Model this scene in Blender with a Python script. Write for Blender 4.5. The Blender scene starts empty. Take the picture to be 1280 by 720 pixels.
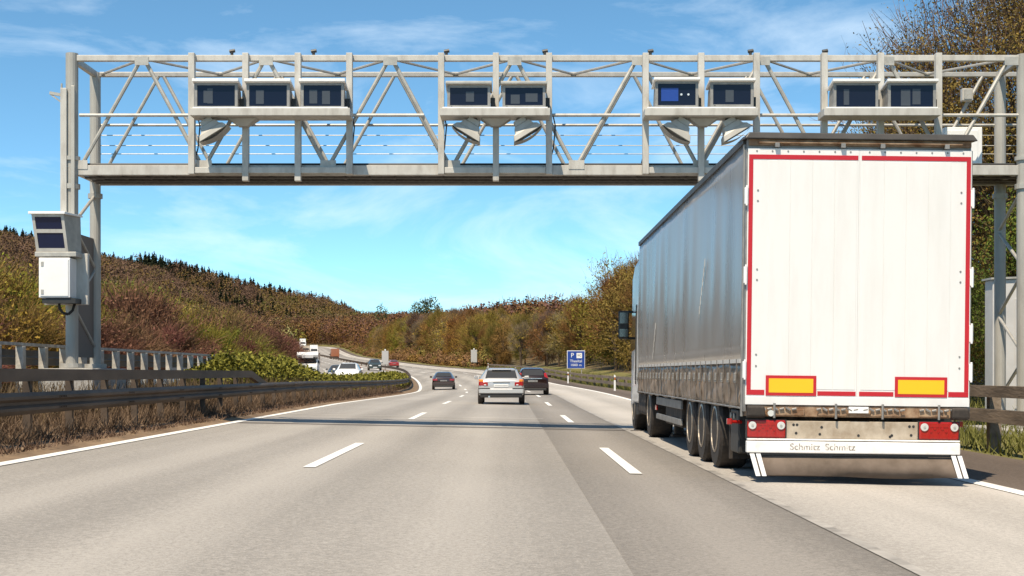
import bpy, math, random
import numpy as np
from mathutils import Vector, Matrix

# ---------------------------------------------------------------- camera, sky, sun, exposure
SC = bpy.context.scene
COL = SC.collection
R = math.radians
FPX = 1811.0            # focal length in pixels of a 1280 wide frame
HX, HY = 636.0, 466.0   # vanishing point of the road in that frame
CAMZ = 1.18
cam_d = bpy.data.cameras.new("camera")
cam = bpy.data.objects.new("camera", cam_d); COL.objects.link(cam)
cam.location = (0, 0, CAMZ); cam.rotation_euler = (R(90), 0, 0)
cam_d.sensor_width = 36; cam_d.lens = FPX / 1280 * 36
cam_d.shift_x = (640 - HX) / 1280; cam_d.shift_y = (HY - 360) / 1280
cam_d.clip_start = 0.1; cam_d.clip_end = 6000
SC.camera = cam

SUN_EL, SUN_LEFT = R(59), R(24)     # behind the camera, a little to the left
sdir = Vector((-math.sin(SUN_LEFT) * math.cos(SUN_EL), -math.cos(SUN_LEFT) * math.cos(SUN_EL), math.sin(SUN_EL)))
sun_d = bpy.data.lights.new("sun", 'SUN'); sun_d.energy = 4.4; sun_d.angle = R(0.5); sun_d.color = (1.0, 0.865, 0.675)
sun = bpy.data.objects.new("sun", sun_d); COL.objects.link(sun)
sun.rotation_euler = (-sdir).to_track_quat('-Z', 'Y').to_euler(); sun.location = (-20, -40, 60)

W = bpy.data.worlds.new("World"); SC.world = W; W.use_nodes = True
wn, wl = W.node_tree.nodes, W.node_tree.links
wn.clear()
sky = wn.new('ShaderNodeTexSky'); sky.sky_type = 'NISHITA'; sky.sun_disc = False
sky.sun_elevation = SUN_EL; sky.sun_rotation = math.atan2(sdir.x, sdir.y)
sky.air_density = 0.85; sky.dust_density = 0.0; sky.ozone_density = 2.5; sky.altitude = 3800
tint = wn.new('ShaderNodeMixRGB'); tint.blend_type = 'MULTIPLY'; tint.inputs[0].default_value = 1
tint.inputs[2].default_value = (0.76, 1.05, 0.97, 1)
tc = wn.new('ShaderNodeTexCoord')
mp = wn.new('ShaderNodeMapping'); mp.inputs['Rotation'].default_value = (0, R(20), 0); mp.inputs['Scale'].default_value = (2.6, 2.0, 8.0)
mp.inputs['Location'].default_value = (2.1, 1.3, 0.2)
n1 = wn.new('ShaderNodeTexNoise'); n1.inputs['Scale'].default_value = 2.3; n1.inputs['Detail'].default_value = 12
n1.inputs['Roughness'].default_value = 0.6; n1.inputs['Distortion'].default_value = 0.6
cr = wn.new('ShaderNodeValToRGB'); cr.color_ramp.elements[0].position = 0.47; cr.color_ramp.elements[1].position = 0.74
cr.color_ramp.elements[0].color = (0, 0, 0, 1); cr.color_ramp.elements[1].color = (0.52, 0.52, 0.52, 1)
cm = wn.new('ShaderNodeMixRGB'); cm.inputs[2].default_value = (5.6, 6.4, 7.0, 1)
bg = wn.new('ShaderNodeBackground'); bg.inputs[1].default_value = 0.125
wo = wn.new('ShaderNodeOutputWorld')
wl.new(tc.outputs['Generated'], mp.inputs[0]); wl.new(mp.outputs[0], n1.inputs[0]); wl.new(n1.outputs[0], cr.inputs[0])
wl.new(sky.outputs[0], tint.inputs[1]); wl.new(tint.outputs[0], cm.inputs[1]); wl.new(cr.outputs[0], cm.inputs[0])
wl.new(cm.outputs[0], bg.inputs[0]); wl.new(bg.outputs[0], wo.inputs[0])

SC.view_settings.view_transform = 'Standard'; SC.view_settings.look = 'None'
SC.view_settings.exposure = 0.62; SC.view_settings.gamma = 1
SC.view_settings.use_curve_mapping = False
SC.render.engine = 'CYCLES'
SC.cycles.max_bounces = 6; SC.cycles.diffuse_bounces = 3; SC.cycles.glossy_bounces = 3; SC.cycles.transparent_max_bounces = 6

random.seed(7)
rng = np.random.default_rng(7)

# ---------------------------------------------------------------- materials
MATS = {}
def mat(name, col, rough=0.6, metal=0.0, var=0.0, scale=8.0, bump=0.0, bscale=40.0, spec=0.5, col2=None, emis=None, stretch=None, coat=0.0, detail=6, lo=0.35, hi=0.65):
    """Principled material whose base colour wanders between two tones by noise, with an optional bump."""
    if name in MATS: return MATS[name]
    m = bpy.data.materials.new(name); m.use_nodes = True
    N, L = m.node_tree.nodes, m.node_tree.links
    p = N['Principled BSDF']
    p.inputs['Base Color'].default_value = (*col, 1)
    p.inputs['Roughness'].default_value = rough; p.inputs['Metallic'].default_value = metal
    p.inputs['Specular IOR Level'].default_value = spec
    p.inputs['Coat Weight'].default_value = coat; p.inputs['Coat Roughness'].default_value = 0.06
    t = N.new('ShaderNodeTexCoord'); src = t.outputs['Object']
    if stretch:
        q = N.new('ShaderNodeMapping'); q.inputs['Scale'].default_value = stretch; L.new(src, q.inputs[0]); src = q.outputs[0]
    if var > 0 or col2:
        n = N.new('ShaderNodeTexNoise'); n.inputs['Scale'].default_value = scale; n.inputs['Detail'].default_value = detail; n.inputs['Roughness'].default_value = 0.6
        L.new(src, n.inputs[0])
        r = N.new('ShaderNodeValToRGB'); r.color_ramp.elements[0].position = lo; r.color_ramp.elements[1].position = hi
        if col2 is None:
            a = tuple(c * (1 - var) for c in col); b = tuple(min(1, c * (1 + var)) for c in col)
        else: a, b = col, col2
        r.color_ramp.elements[0].color = (*a, 1); r.color_ramp.elements[1].color = (*b, 1)
        L.new(n.outputs[0], r.inputs[0]); L.new(r.outputs[0], p.inputs['Base Color'])
    if bump > 0:
        n2 = N.new('ShaderNodeTexNoise'); n2.inputs['Scale'].default_value = bscale; n2.inputs['Detail'].default_value = 4
        L.new(src, n2.inputs[0])
        b = N.new('ShaderNodeBump'); b.inputs['Strength'].default_value = bump; b.inputs['Distance'].default_value = 0.02
        L.new(n2.outputs[0], b.inputs['Height']); L.new(b.outputs[0], p.inputs['Normal'])
    if emis:
        p.inputs['Emission Color'].default_value = (*emis[0], 1); p.inputs['Emission Strength'].default_value = emis[1]
    MATS[name] = m
    return m

def road_mat(name, a, b, grain=1.0, streak=0.4):
    """Worn asphalt or concrete: fine aggregate, large blotches and faint wheel streaks along the road."""
    m = bpy.data.materials.new(name); m.use_nodes = True
    N, L = m.node_tree.nodes, m.node_tree.links
    p = N['Principled BSDF']; p.inputs['Roughness'].default_value = 0.82; p.inputs['Specular IOR Level'].default_value = 0.35
    t = N.new('ShaderNodeTexCoord')
    def noise(scale, stretch, detail=5):
        q = N.new('ShaderNodeMapping'); q.inputs['Scale'].default_value = stretch; L.new(t.outputs['Object'], q.inputs[0])
        n = N.new('ShaderNodeTexNoise'); n.inputs['Scale'].default_value = scale; n.inputs['Detail'].default_value = detail
        L.new(q.outputs[0], n.inputs[0]); return n.outputs[0]
    big = noise(0.35, (1, 0.35, 1)); lane = noise(0.9, (1, 0.012, 1), 4); fine = noise(26, (1, 1, 1), 6); grit = noise(90, (1, 1, 1), 2)
    def mth(op, x, y):
        k = N.new('ShaderNodeMath'); k.operation = op
        for i, s in enumerate((x, y)):
            if isinstance(s, (int, float)): k.inputs[i].default_value = s
            else: L.new(s, k.inputs[i])
        return k.outputs[0]
    f = mth('ADD', mth('MULTIPLY', big, 0.5), mth('ADD', mth('MULTIPLY', lane, streak * 2), mth('ADD', mth('MULTIPLY', fine, 1.0 * grain), mth('MULTIPLY', grit, 1.2 * grain))))
    tot = 0.5 * (0.5 + streak * 2 + 2.2 * grain)
    f = mth('ADD', mth('SUBTRACT', f, tot), 0.5)
    la = N.new('ShaderNodeAttribute'); la.attribute_name = 'lane_offset'     # wheels wear two dull tracks into every lane
    trk = mth('COSINE', mth('MULTIPLY', mth('ADD', la.outputs['Fac'], 0.43), 2 * math.pi / 1.95), 0)
    f = mth('ADD', f, mth('MULTIPLY', mth('MULTIPLY', trk, 0.13), mth('ADD', big, 0.35)))
    r = N.new('ShaderNodeValToRGB'); r.color_ramp.elements[0].position = 0.2; r.color_ramp.elements[1].position = 0.8
    r.color_ramp.elements[0].color = (*a, 1); r.color_ramp.elements[1].color = (*b, 1)
    L.new(f, r.inputs[0]); L.new(r.outputs[0], p.inputs['Base Color'])
    bp = N.new('ShaderNodeBump'); bp.inputs['Strength'].default_value = 0.5; bp.inputs['Distance'].default_value = 0.006
    L.new(grit, bp.inputs['Height']); L.new(bp.outputs[0], p.inputs['Normal'])
    return m

M_galv = mat('galvanised_steel', (0.40, 0.385, 0.35), 0.5, 0.25, 0.14, 6)
M_galvw = mat('pale_painted_steel', (0.49, 0.47, 0.43), 0.5, 0.0, 0, 3.5, col2=(0.33, 0.305, 0.27), stretch=(1.6, 1, .5), lo=.45, hi=.75, detail=9)
M_hous = mat('grey_housing_metal', (0.25, 0.24, 0.225), 0.5, 0.2, 0.15, 9)
M_post = mat('post_steel', (0.38, 0.365, 0.33), 0.55, 0.2, 0.12, 3, stretch=(1, 1, 0.3))
M_deck = mat('walkway_grating', (0.11, 0.10, 0.09), 0.7, 0.3, 0.3, 14)
M_dark = mat('dark_plastic', (0.025, 0.024, 0.023), 0.5, 0, 0.2)
M_glass = mat('dark_housing_glass', (0.006, 0.008, 0.020), 0.08, 0, 0, spec=0.35)
M_white = mat('white_enamel', (0.78, 0.78, 0.77), 0.4, 0, 0.04, 3)
M_conc = mat('concrete', (0.36, 0.345, 0.32), 0.85, 0, 0.2, 4, 0.4, 30)
M_rail = mat('weathered_guard_rail', (0.088, 0.066, 0.050), 0.6, 0.1, 0.3, 2.5, 0.1, 12, spec=.25, stretch=(1, 0.3, 1))
M_wood = mat('old_timber', (0.20, 0.155, 0.115), 0.85, 0, 0.3, 5, 0.4, 25, stretch=(1, 0.2, 1))
M_fpost = mat('weathered_pale_post', (0.42, 0.40, 0.36), 0.85, 0, 0.28, 6, 0.3, 20)
M_black = mat('black_rubber', (0.032, 0.025, 0.020), 0.75, 0, 0.3, 20)
M_rim = mat('wheel_rim', (0.40, 0.34, 0.27), 0.4, 0.6, 0.2, 8)
M_cglass = mat('car_glass', (0.045, 0.043, 0.040), 0.05, 0, 0, spec=0.9)
M_red = mat('red_reflective', (0.46, 0.012, 0.02), 0.4)
M_yel = mat('amber_reflective', (0.95, 0.48, 0.01), 0.4)
M_lamp = mat('red_lamp_lens', (0.34, 0.011, 0.009), 0.15, 0, 0.12, 30, coat=0.6)
M_orange = mat('orange_lamp_lens', (0.75, 0.22, 0.02), 0.2)
M_clear = mat('clear_lamp_lens', (0.7, 0.7, 0.68), 0.12, 0.3)
M_paintw = mat('road_paint', (0.74, 0.73, 0.70), 0.7, 0, 0.13, 22)
M_chrome = mat('bright_metal', (0.7, 0.7, 0.7), 0.25, 0.9)

# ---------------------------------------------------------------- mesh helpers
def link(o, parent=None):
    COL.objects.link(o)
    if parent is not None: o.parent = parent
    return o
ORG = {}
def org(o):
    while o is not None:
        if o.name in ORG: return ORG[o.name]
        o = o.parent
    return Vector((0, 0, 0))
def tag(o, label=None, cat=None, group=None, kind=None):
    if label: o['label'] = label
    if cat: o['category'] = cat
    if group: o['group'] = group
    if kind: o['kind'] = kind
    return o
def thing(name, label, cat, base=(0, 0, 0), group=None):
    """Empty at the thing's base; parts built afterwards are given in world coordinates and made local to it."""
    o = bpy.data.objects.new(name, None); o.empty_display_size = 0.2; link(o)
    o.location = base; ORG[o.name] = Vector(base)
    return tag(o, label, cat, group)

class MB:
    def __init__(s): s.v = []; s.f = []; s.m = []; s.mi = 0
    def face(s, idx): s.f.append(tuple(idx)); s.m.append(s.mi)
    def pts(s, ps):
        b = len(s.v); s.v += [tuple(p) for p in ps]; return list(range(b, b + len(ps)))
    def quad(s, *ps): s.face(s.pts(ps)); return s
    def hexa(s, p):      # 4 bottom then 4 top, counter-clockwise
        i = s.pts(p)
        for q in ((3, 2, 1, 0), (4, 5, 6, 7), (0, 1, 5, 4), (1, 2, 6, 5), (2, 3, 7, 6), (3, 0, 4, 7)): s.face([i[k] for k in q])
        return s
    def box(s, x0, x1, y0, y1, z0, z1):
        return s.hexa([(x0, y0, z0), (x1, y0, z0), (x1, y1, z0), (x0, y1, z0), (x0, y0, z1), (x1, y0, z1), (x1, y1, z1), (x0, y1, z1)])
    def bar(s, p, q, w, h):
        p, q = Vector(p), Vector(q); d = (q - p).normalized()
        up = Vector((0, 0, 1)) if abs(d.z) < 0.95 else Vector((0, 1, 0))
        a = d.cross(up).normalized() * w / 2; b = a.cross(d).normalized() * h / 2
        return s.hexa([p - a - b, p + a - b, q + a - b, q - a - b, p - a + b, p + a + b, q + a + b, q - a + b])
    def ring(s, c, d, r, n):
        d = Vector(d).normalized(); a = d.orthogonal().normalized(); b = d.cross(a)
        return s.pts([Vector(c) + (a * math.cos(2 * math.pi * k / n) + b * math.sin(2 * math.pi * k / n)) * r for k in range(n)])
    def tube(s, p, q, r0, r1=None, n=8, cap=True):
        r1 = r0 if r1 is None else r1; d = Vector(q) - Vector(p)
        A, B = s.ring(p, d, r0, n), s.ring(q, d, r1, n)
        for k in range(n): s.face((A[k], A[(k + 1) % n], B[(k + 1) % n], B[k]))
        if cap: s.face(A[::-1]); s.face(B)
        return s
    def pipe(s, ps, r, n=6):
        for a, b in zip(ps[:-1], ps[1:]): s.tube(a, b, r, n=n)
        return s
    def loft(s, rings, cap=True, closed=True):
        I = [s.pts(r) for r in rings]; n = len(I[0])
        for A, B in zip(I[:-1], I[1:]):
            for k in range(n if closed else n - 1): s.face((A[k], A[(k + 1) % n], B[(k + 1) % n], B[k]))
        if cap: s.face(I[0][::-1]); s.face(I[-1])
        return s
    def lathe_x(s, c, prof, n=20):   # prof: (x offset, radius), spun about the x axis
        c = Vector(c)
        rings = [[c + Vector((x, r * math.cos(2 * math.pi * k / n), r * math.sin(2 * math.pi * k / n))) for k in range(n)] for x, r in prof]
        return s.loft(rings)
    def build(s, name, mats, parent=None, bevel=0, smooth=False, seg=2):
        o0 = org(parent)
        me = bpy.data.meshes.new(name)
        me.from_pydata([(x - o0.x, y - o0.y, z - o0.z) for x, y, z in s.v], [], s.f)
        for m in (mats if isinstance(mats, (list, tuple)) else [mats]): me.materials.append(m)
        me.polygons.foreach_set('material_index', s.m)
        if smooth: me.polygons.foreach_set('use_smooth', [True] * len(s.f))
        me.validate(); me.update()
        o = bpy.data.objects.new(name, me); link(o, parent)
        if bevel:
            b = o.modifiers.new('bevel', 'BEVEL'); b.width = bevel; b.segments = seg; b.limit_method = 'ANGLE'; b.angle_limit = R(40)
        return o

def np_mesh(name, V, Q, mats, midx=None, smooth=False):
    me = bpy.data.meshes.new(name)
    V = np.asarray(V, np.float32); Q = np.asarray(Q, np.int32)
    me.vertices.add(len(V)); me.vertices.foreach_set('co', V.ravel())
    k = Q.shape[1]
    me.loops.add(Q.size); me.loops.foreach_set('vertex_index', Q.ravel())
    me.polygons.add(len(Q)); me.polygons.foreach_set('loop_start', np.arange(0, Q.size, k, dtype=np.int32))
    me.polygons.foreach_set('loop_total', np.full(len(Q), k, np.int32))
    for m in mats: me.materials.append(m)
    if midx is not None: me.polygons.foreach_set('material_index', np.asarray(midx, np.int32))
    me.polygons.foreach_set('use_smooth', np.full(len(Q), smooth, bool))
    me.update(calc_edges=True)
    return me

def text_mesh(name, s, size, loc, mat_, parent, width=None, ext=0.003, face=-1):
    """Raised lettering standing upright, read from the -Y side, centred on loc."""
    cu = bpy.data.curves.new(name, 'FONT'); cu.body = s; cu.size = size; cu.extrude = ext
    cu.align_x = 'CENTER'; cu.align_y = 'CENTER'
    tmp = bpy.data.objects.new('tmp_text', cu); COL.objects.link(tmp)
    dg = bpy.context.evaluated_depsgraph_get(); dg.update()
    me = bpy.data.meshes.new_from_object(tmp.evaluated_get(dg)); bpy.data.objects.remove(tmp)
    me.materials.clear(); me.materials.append(mat_)
    n = len(me.vertices); co = np.empty(n * 3, np.float32); me.vertices.foreach_get('co', co); co = co.reshape(-1, 3)
    sx = 1.0 if width is None else width / max(1e-6, np.ptp(co[:, 0]))
    o0 = org(parent)
    out = np.stack([co[:, 0] * sx + loc[0] - o0.x, -co[:, 2] + loc[1] - o0.y, co[:, 1] + loc[2] - o0.z], 1)
    me.vertices.foreach_set('co', out.ravel().astype(np.float32)); me.update()
    o = bpy.data.objects.new(name, me); link(o, parent)
    return o

def dup(root, loc, rz=None, scale=None, label=None, group=None):
    def cp(o, par):
        c = o.copy(); COL.objects.link(c)
        if par is not None: c.parent = par
        for ch in KIDS.get(o.name, []): cp(ch, c)
        return c
    c = cp(root, None); c.location = loc
    if rz is not None: c.rotation_euler.z = rz
    if scale is not None: c.scale = (scale,) * 3 if isinstance(scale, (int, float)) else scale
    if label: c['label'] = label
    if group: c['group'] = group
    return c
KIDS = {}
def remember(root):
    KIDS[root.name] = list(root.children)
    for ch in root.children: remember(ch)

# ---------------------------------------------------------------- the lie of the land
_Y = np.arange(-60, 3001, 1.0)
_gz = np.interp(_Y, [-60, 50, 80, 112, 126, 140, 168, 207, 240, 290, 400, 490, 560, 640, 720, 3000],
                [0, -.01, -.02, -.05, .05, .30, .90, 1.40, 1.8, 2.6, 4.7, 6.5, 8.9, 12.3, 14.5, 16.0])
_k = np.ones(21) / 21
_gz = np.convolve(np.pad(_gz, 20, 'edge'), np.convolve(_k, _k), 'valid')
def gz(Y): return np.interp(Y, _Y, _gz)
def cx(Y):
    Y = np.asarray(Y, float)
    return np.where(Y < 70, 0, np.where(Y < 220, -(Y - 70) ** 2 / 1800, -12.5 - .1667 * (Y - 220))) - np.maximum(0, Y - 610) ** 2 / 700
def bank(Y): return np.interp(Y, [0, 50, 110, 4000], [-.02, -.02, .03, .03])
def eo(Y): return np.interp(Y, [0, 65, 110, 4000], [-11.4, -11.4, -8.0, -8.0])   # edge of the oncoming carriageway
def lift(Y): return np.interp(Y, [0, 62, 100, 154, 300, 800], [0, 0, .6, .32, .75, .9])   # the oncoming side lies higher
def surf(o, Y): return gz(Y) + bank(Y) * np.clip(o, -6, 6) + lift(Y) * np.clip((-6.4 - o) / (-6.6 - eo(Y)), 0, 1)     # height of the pavement at offset o
def P(o, Y, dz=0.0): return Vector((float(cx(Y)) + o, Y, float(surf(o, Y)) + dz))

RA = [-.45, -.37, -.351, -.318, -.279, -.241, -.213, -.1855, -.158, -.130, -.114, -.100, -.088, -.07]
RE = [200, 190, 184, 174, 154, 138, 122, 107, 91, 79, 67, 48, 28, 15]
def hill(X, Y):
    a = X / np.maximum(Y, 60)
    e = np.interp(a, RA, RE) / 1811.0
    e = np.where(a < -.45, 200 / 1811, e)
    foot = np.interp(a, [-.4, -.24, -.19, -.16, -.1], [230, 330, 600, 700, 740]); top = np.interp(a, [-.4, -.16, -.1], [850, 1000, 1100])
    t = np.clip((Y - foot) / (top - foot), 0, 1)
    h = np.maximum(0, e * top - 11 - 16.5) * (t ** 1.25)
    h = np.where(Y > top, np.maximum(h - (Y - top) * .12, 0), h)
    return np.where(a < 0, h, 0)
def ground(o, Y):
    """Terrain height at offset o from the centre line."""
    X = cx(Y) + o
    e = eo(Y)
    b = surf(o, Y) - .05
    med = np.where((o < -6.2) & (o > e), .10 + .25 * np.clip((-6.5 - o) / 2, 0, 1) * np.clip((o - e) / 1.0, 0, 1), 0)
    left = np.where(o < e - 13, .06 * np.minimum(-(o - e + 13), 40) - .4 * np.clip((-(o - e + 13)) / 6, 0, 1), 0)
    right = np.where(o > 7.6, .03 * (o - 7.6) + .13 * np.maximum(0, np.minimum(o, 60) - 12), 0)
    und = .35 * np.sin(X * .11) * np.cos(Y * .07) * np.clip((np.abs(o) - 16) / 10, 0, 1)
    return b + med + left + right + und + hill(X, Y)

ox = np.unique(np.concatenate([np.linspace(-1500, -120, 60), np.linspace(-120, -30, 46), np.linspace(-30, 30, 121), np.linspace(30, 120, 40), np.linspace(120, 1500, 24)]))
oy = np.unique(np.concatenate([np.linspace(-40, 200, 161), np.linspace(200, 700, 120), np.linspace(700, 1300, 80), np.linspace(1300, 3000, 12)]))
GO, GY = np.meshgrid(ox, oy)
V = np.stack([cx(GY) + GO, GY, ground(GO, GY)], -1).reshape(-1, 3)
nx, ny = len(ox), len(oy)
I = np.arange(nx * ny).reshape(ny, nx)
Q = np.stack([I[:-1, :-1], I[:-1, 1:], I[1:, 1:], I[1:, :-1]], -1).reshape(-1, 4)
oc = ((GO[:-1, :-1] + GO[:-1, 1:]) / 2).ravel()
M_earth = mat('dry_earth', (0.13, 0.085, 0.05), 0.95, 0, 0, 1.2, 0.6, 6, col2=(0.25, 0.17, 0.10))
M_verge = mat('verge_turf', (0.10, 0.105, 0.025), 0.95, 0, 0, 0.9, 0.6, 8, col2=(0.19, 0.155, 0.05))
M_floor = mat('woodland_floor', (0.07, 0.05, 0.022), 0.95, 0, 0, 0.15, 0.5, 3, col2=(0.14, 0.10, 0.035))
yc = ((GY[:-1, :-1] + GY[1:, :-1]) / 2).ravel()
mi = np.where(yc > 700, 2, np.where((oc > -14) & (oc < -5), 0, np.where((oc > 5) & (oc < 15), 1, 2)))
me = np_mesh('ground', V, Q, [M_earth, M_verge, M_floor], mi, True)
g = bpy.data.objects.new('ground', me); link(g); tag(g, kind='structure')

def ribbon(name, o0, o1, y0, y1, dz, m, step=2.0, cols=2, parent=None):
    """A strip of pavement or paint laid along the road between two offsets."""
    n = max(2, int((y1 - y0) / step) + 1)
    ys = np.linspace(y0, y1, n)
    f0 = o0 if callable(o0) else (lambda y: np.full_like(y, o0)); f1 = o1 if callable(o1) else (lambda y: np.full_like(y, o1))
    t = np.linspace(0, 1, cols)[None, :]
    O = f0(ys)[:, None] * (1 - t) + f1(ys)[:, None] * t
    YY = np.repeat(ys[:, None], cols, 1)
    V = np.stack([cx(YY) + O, YY, surf(O, YY) + dz], -1).reshape(-1, 3)
    I = np.arange(n * cols).reshape(n, cols)
    Q = np.stack([I[:-1, :-1], I[:-1, 1:], I[1:, 1:], I[1:, :-1]], -1).reshape(-1, 4)
    me = np_mesh(name, V, Q, [m], None, True)
    at = me.attributes.new('lane_offset', 'FLOAT', 'POINT'); at.data.foreach_set('value', O.ravel().astype(np.float32))
    o = bpy.data.objects.new(name, me); link(o, parent)
    return o

M_lane = road_mat('pale_worn_asphalt', (0.205, 0.19, 0.172), (0.38, 0.353, 0.32))
M_seam = road_mat('grey_asphalt', (0.15, 0.137, 0.122), (0.29, 0.265, 0.238))
M_slow = road_mat('pale_concrete', (0.29, 0.27, 0.245), (0.49, 0.455, 0.415))
M_hard = road_mat('dark_asphalt', (0.07, 0.053, 0.042), (0.15, 0.118, 0.095))
M_opp = road_mat('oncoming_asphalt', (0.19, 0.175, 0.16), (0.34, 0.32, 0.295))
M_dark_strip = road_mat('dark_strip_asphalt', (0.10, 0.088, 0.078), (0.17, 0.15, 0.135))
tag(ribbon('road', -6.35, -0, -30, 715, -.012, M_hard, cols=4), kind='structure')
tag(ribbon('road_shoulder', 0, 7.75, -30, 715, -.012, M_hard, cols=4), kind='structure')
tag(ribbon('road_left_lanes', -6.08, 0.74, -30, 715, 0.0, M_lane, cols=5), kind='structure')
tag(ribbon('road_seam_strip', 0.74, 2.56, -30, 715, -.003, M_seam, cols=3), kind='structure')
tag(ribbon('road_slow_lane', 2.56, 5.68, -30, 715, 0.0, M_slow, cols=4), kind='structure')
tag(ribbon('road_oncoming', lambda y: eo(y) - 12.2, lambda y: eo(y), -30, 715, 0.01, M_opp, cols=6), kind='structure')
tag(ribbon('road_dark_strip', -6.0, 5.6, 30.9, 31.5, .004, M_dark_strip, .3, 5), kind='structure')  # darker strip laid across the lanes
ribbon('road_joint_line', -6.0, 0.9, 37.6, 37.95, .004, M_slow, .1, 3)['kind'] = 'structure'
# tar along the edge of the concrete lane, slightly broken
M_tar = mat('pale_joint_sealant', (0.30, 0.28, 0.255), 0.7, 0, 0.35, 3)
tag(ribbon('road_sealant', 2.50, 2.60, -30, 120, .004, M_tar, 1, 2), kind='structure')
tag(ribbon('edge_line', -6.02, -5.82, -30, 500, .008, M_paintw), kind='structure')
tag(ribbon('edge_line', 5.40, 5.62, -30, 500, .008, M_paintw), kind='structure')
for oo in (-2.40, 1.53):
    for k in range(-1, 24):
        y0 = 17.4 + 18 * k
        tag(ribbon('lane_dash', oo - .075, oo + .075, y0, y0 + 6, .008, M_paintw, 1), kind='structure')
tag(ribbon('edge_line', lambda y: eo(y) - .75, lambda y: eo(y) - .58, 0, 600, .018, M_paintw), kind='structure')
for k in range(20):
    y0 = 40 + 18 * k
    for d in (4.4, 8.1):
        tag(ribbon('lane_dash', lambda y: eo(y) - d, lambda y: eo(y) - d + .15, y0, y0 + 6, .018, M_paintw, 2), kind='structure')

# ---------------------------------------------------------------- plants
def leaf_quads(C, s, flat=0.75, N=None, jit=.45):
    n = len(C)
    a = rng.normal(size=(n, 3))
    if N is not None:       # leaves lie roughly across the given outward direction
        N = N / np.maximum(np.linalg.norm(N, axis=1), 1e-6)[:, None] + rng.normal(0, jit, (n, 3)); N /= np.linalg.norm(N, axis=1)[:, None]
        a -= (a * N).sum(1)[:, None] * N
    a /= np.linalg.norm(a, axis=1)[:, None]
    if N is not None:
        b = np.cross(N, a); s = np.asarray(s).reshape(-1, 1) * np.ones((n, 1))
        V = np.stack([C - a * s, C + b * s * flat * .6, C + a * s, C - b * s * flat * .6], 1).reshape(-1, 3)
        return V, np.arange(4 * n).reshape(n, 4)
    b = rng.normal(size=(n, 3)); b -= (a * b).sum(1)[:, None] * a; b /= np.linalg.norm(b, axis=1)[:, None]
    s = np.asarray(s).reshape(-1, 1) * np.ones((n, 1))
    V = np.stack([C - a * s, C + b * s * flat * .6, C + a * s, C - b * s * flat * .6], 1).reshape(-1, 3)
    return V, np.arange(4 * n).reshape(n, 4)
def slivers(A, D, Ln, w):
    n = len(A)
    D = D / np.linalg.norm(D, axis=1)[:, None]
    b = rng.normal(size=(n, 3)); b -= (D * b).sum(1)[:, None] * D; b /= np.linalg.norm(b, axis=1)[:, None]
    Ln = np.asarray(Ln).reshape(-1, 1); w = np.asarray(w).reshape(-1, 1)
    T = A + D * Ln
    V = np.stack([A - b * w, A + b * w, T + b * w * .3, T - b * w * .3], 1).reshape(-1, 3)
    return V, np.arange(4 * n).reshape(n, 4)

def leafmat(name, a, b):
    m = bpy.data.materials.new(name); m.use_nodes = True
    N, L = m.node_tree.nodes, m.node_tree.links
    p = N['Principled BSDF']; p.inputs['Roughness'].default_value = 0.75; p.inputs['Specular IOR Level'].default_value = 0.2
    g = N.new('ShaderNodeNewGeometry'); oi = N.new('ShaderNodeObjectInfo')
    r = N.new('ShaderNodeValToRGB'); r.color_ramp.elements[0].color = (*a, 1); r.color_ramp.elements[1].color = (*b, 1)
    L.new(g.outputs['Random Per Island'], r.inputs[0])
    h = N.new('ShaderNodeHueSaturation')
    mr = N.new('ShaderNodeMapRange'); mr.inputs[3].default_value = 0.47; mr.inputs[4].default_value = 0.535
    L.new(oi.outputs['Random'], mr.inputs[0]); L.new(mr.outputs[0], h.inputs['Hue'])
    mr2 = N.new('ShaderNodeMapRange'); mr2.inputs[3].default_value = 0.7; mr2.inputs[4].default_value = 1.3
    ml = N.new('ShaderNodeMath'); ml.operation = 'FRACT'; mk = N.new('ShaderNodeMath'); mk.operation = 'MULTIPLY'; mk.inputs[1].default_value = 7.13
    L.new(oi.outputs['Random'], mk.inputs[0]); L.new(mk.outputs[0], ml.inputs[0]); L.new(ml.outputs[0], mr2.inputs[0]); L.new(mr2.outputs[0], h.inputs['Value'])
    L.new(r.outputs[0], h.inputs['Color']); L.new(h.outputs[0], p.inputs['Base Color'])
    return m
L_brown = leafmat('bare_twigs_brown', (0.165, 0.095, 0.024), (0.245, 0.15, 0.042))
L_gold = leafmat('golden_brown_buds', (0.24, 0.150, 0.018), (0.36, 0.235, 0.036))
L_twig = leafmat('dark_twigs', (0.05, 0.032, 0.018), (0.14, 0.09, 0.05))
L_near = leafmat('brown_olive_young_leaves', (0.085, 0.068, 0.012), (0.20, 0.15, 0.028))
L_olive = leafmat('olive_leaves', (0.145, 0.13, 0.014), (0.25, 0.21, 0.028))
L_green = leafmat('fresh_green_leaves', (0.065, 0.095, 0.012), (0.19, 0.21, 0.03))
L_red = leafmat('reddish_bare_twigs', (0.085, 0.038, 0.022), (0.185, 0.092, 0.056))
L_dark = leafmat('dark_conifer_needles', (0.02, 0.028, 0.013), (0.05, 0.058, 0.024))
L_grey = leafmat('grey_brown_twigs', (0.13, 0.09, 0.055), (0.20, 0.145, 0.095))
L_pale = leafmat('pale_leaves', (0.16, 0.15, 0.06), (0.30, 0.26, 0.11))
L_ivy = leafmat('ivy_leaves', (0.10, 0.10, 0.012), (0.34, 0.30, 0.05))
L_straw = leafmat('dry_grass_blades', (0.085, 0.058, 0.036), (0.25, 0.18, 0.11))
L_scrub = leafmat('dark_scrub_stems', (0.045, 0.026, 0.018), (0.13, 0.075, 0.048))
L_grass = leafmat('green_grass_blades', (0.09, 0.085, 0.020), (0.22, 0.195, 0.06))
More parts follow.
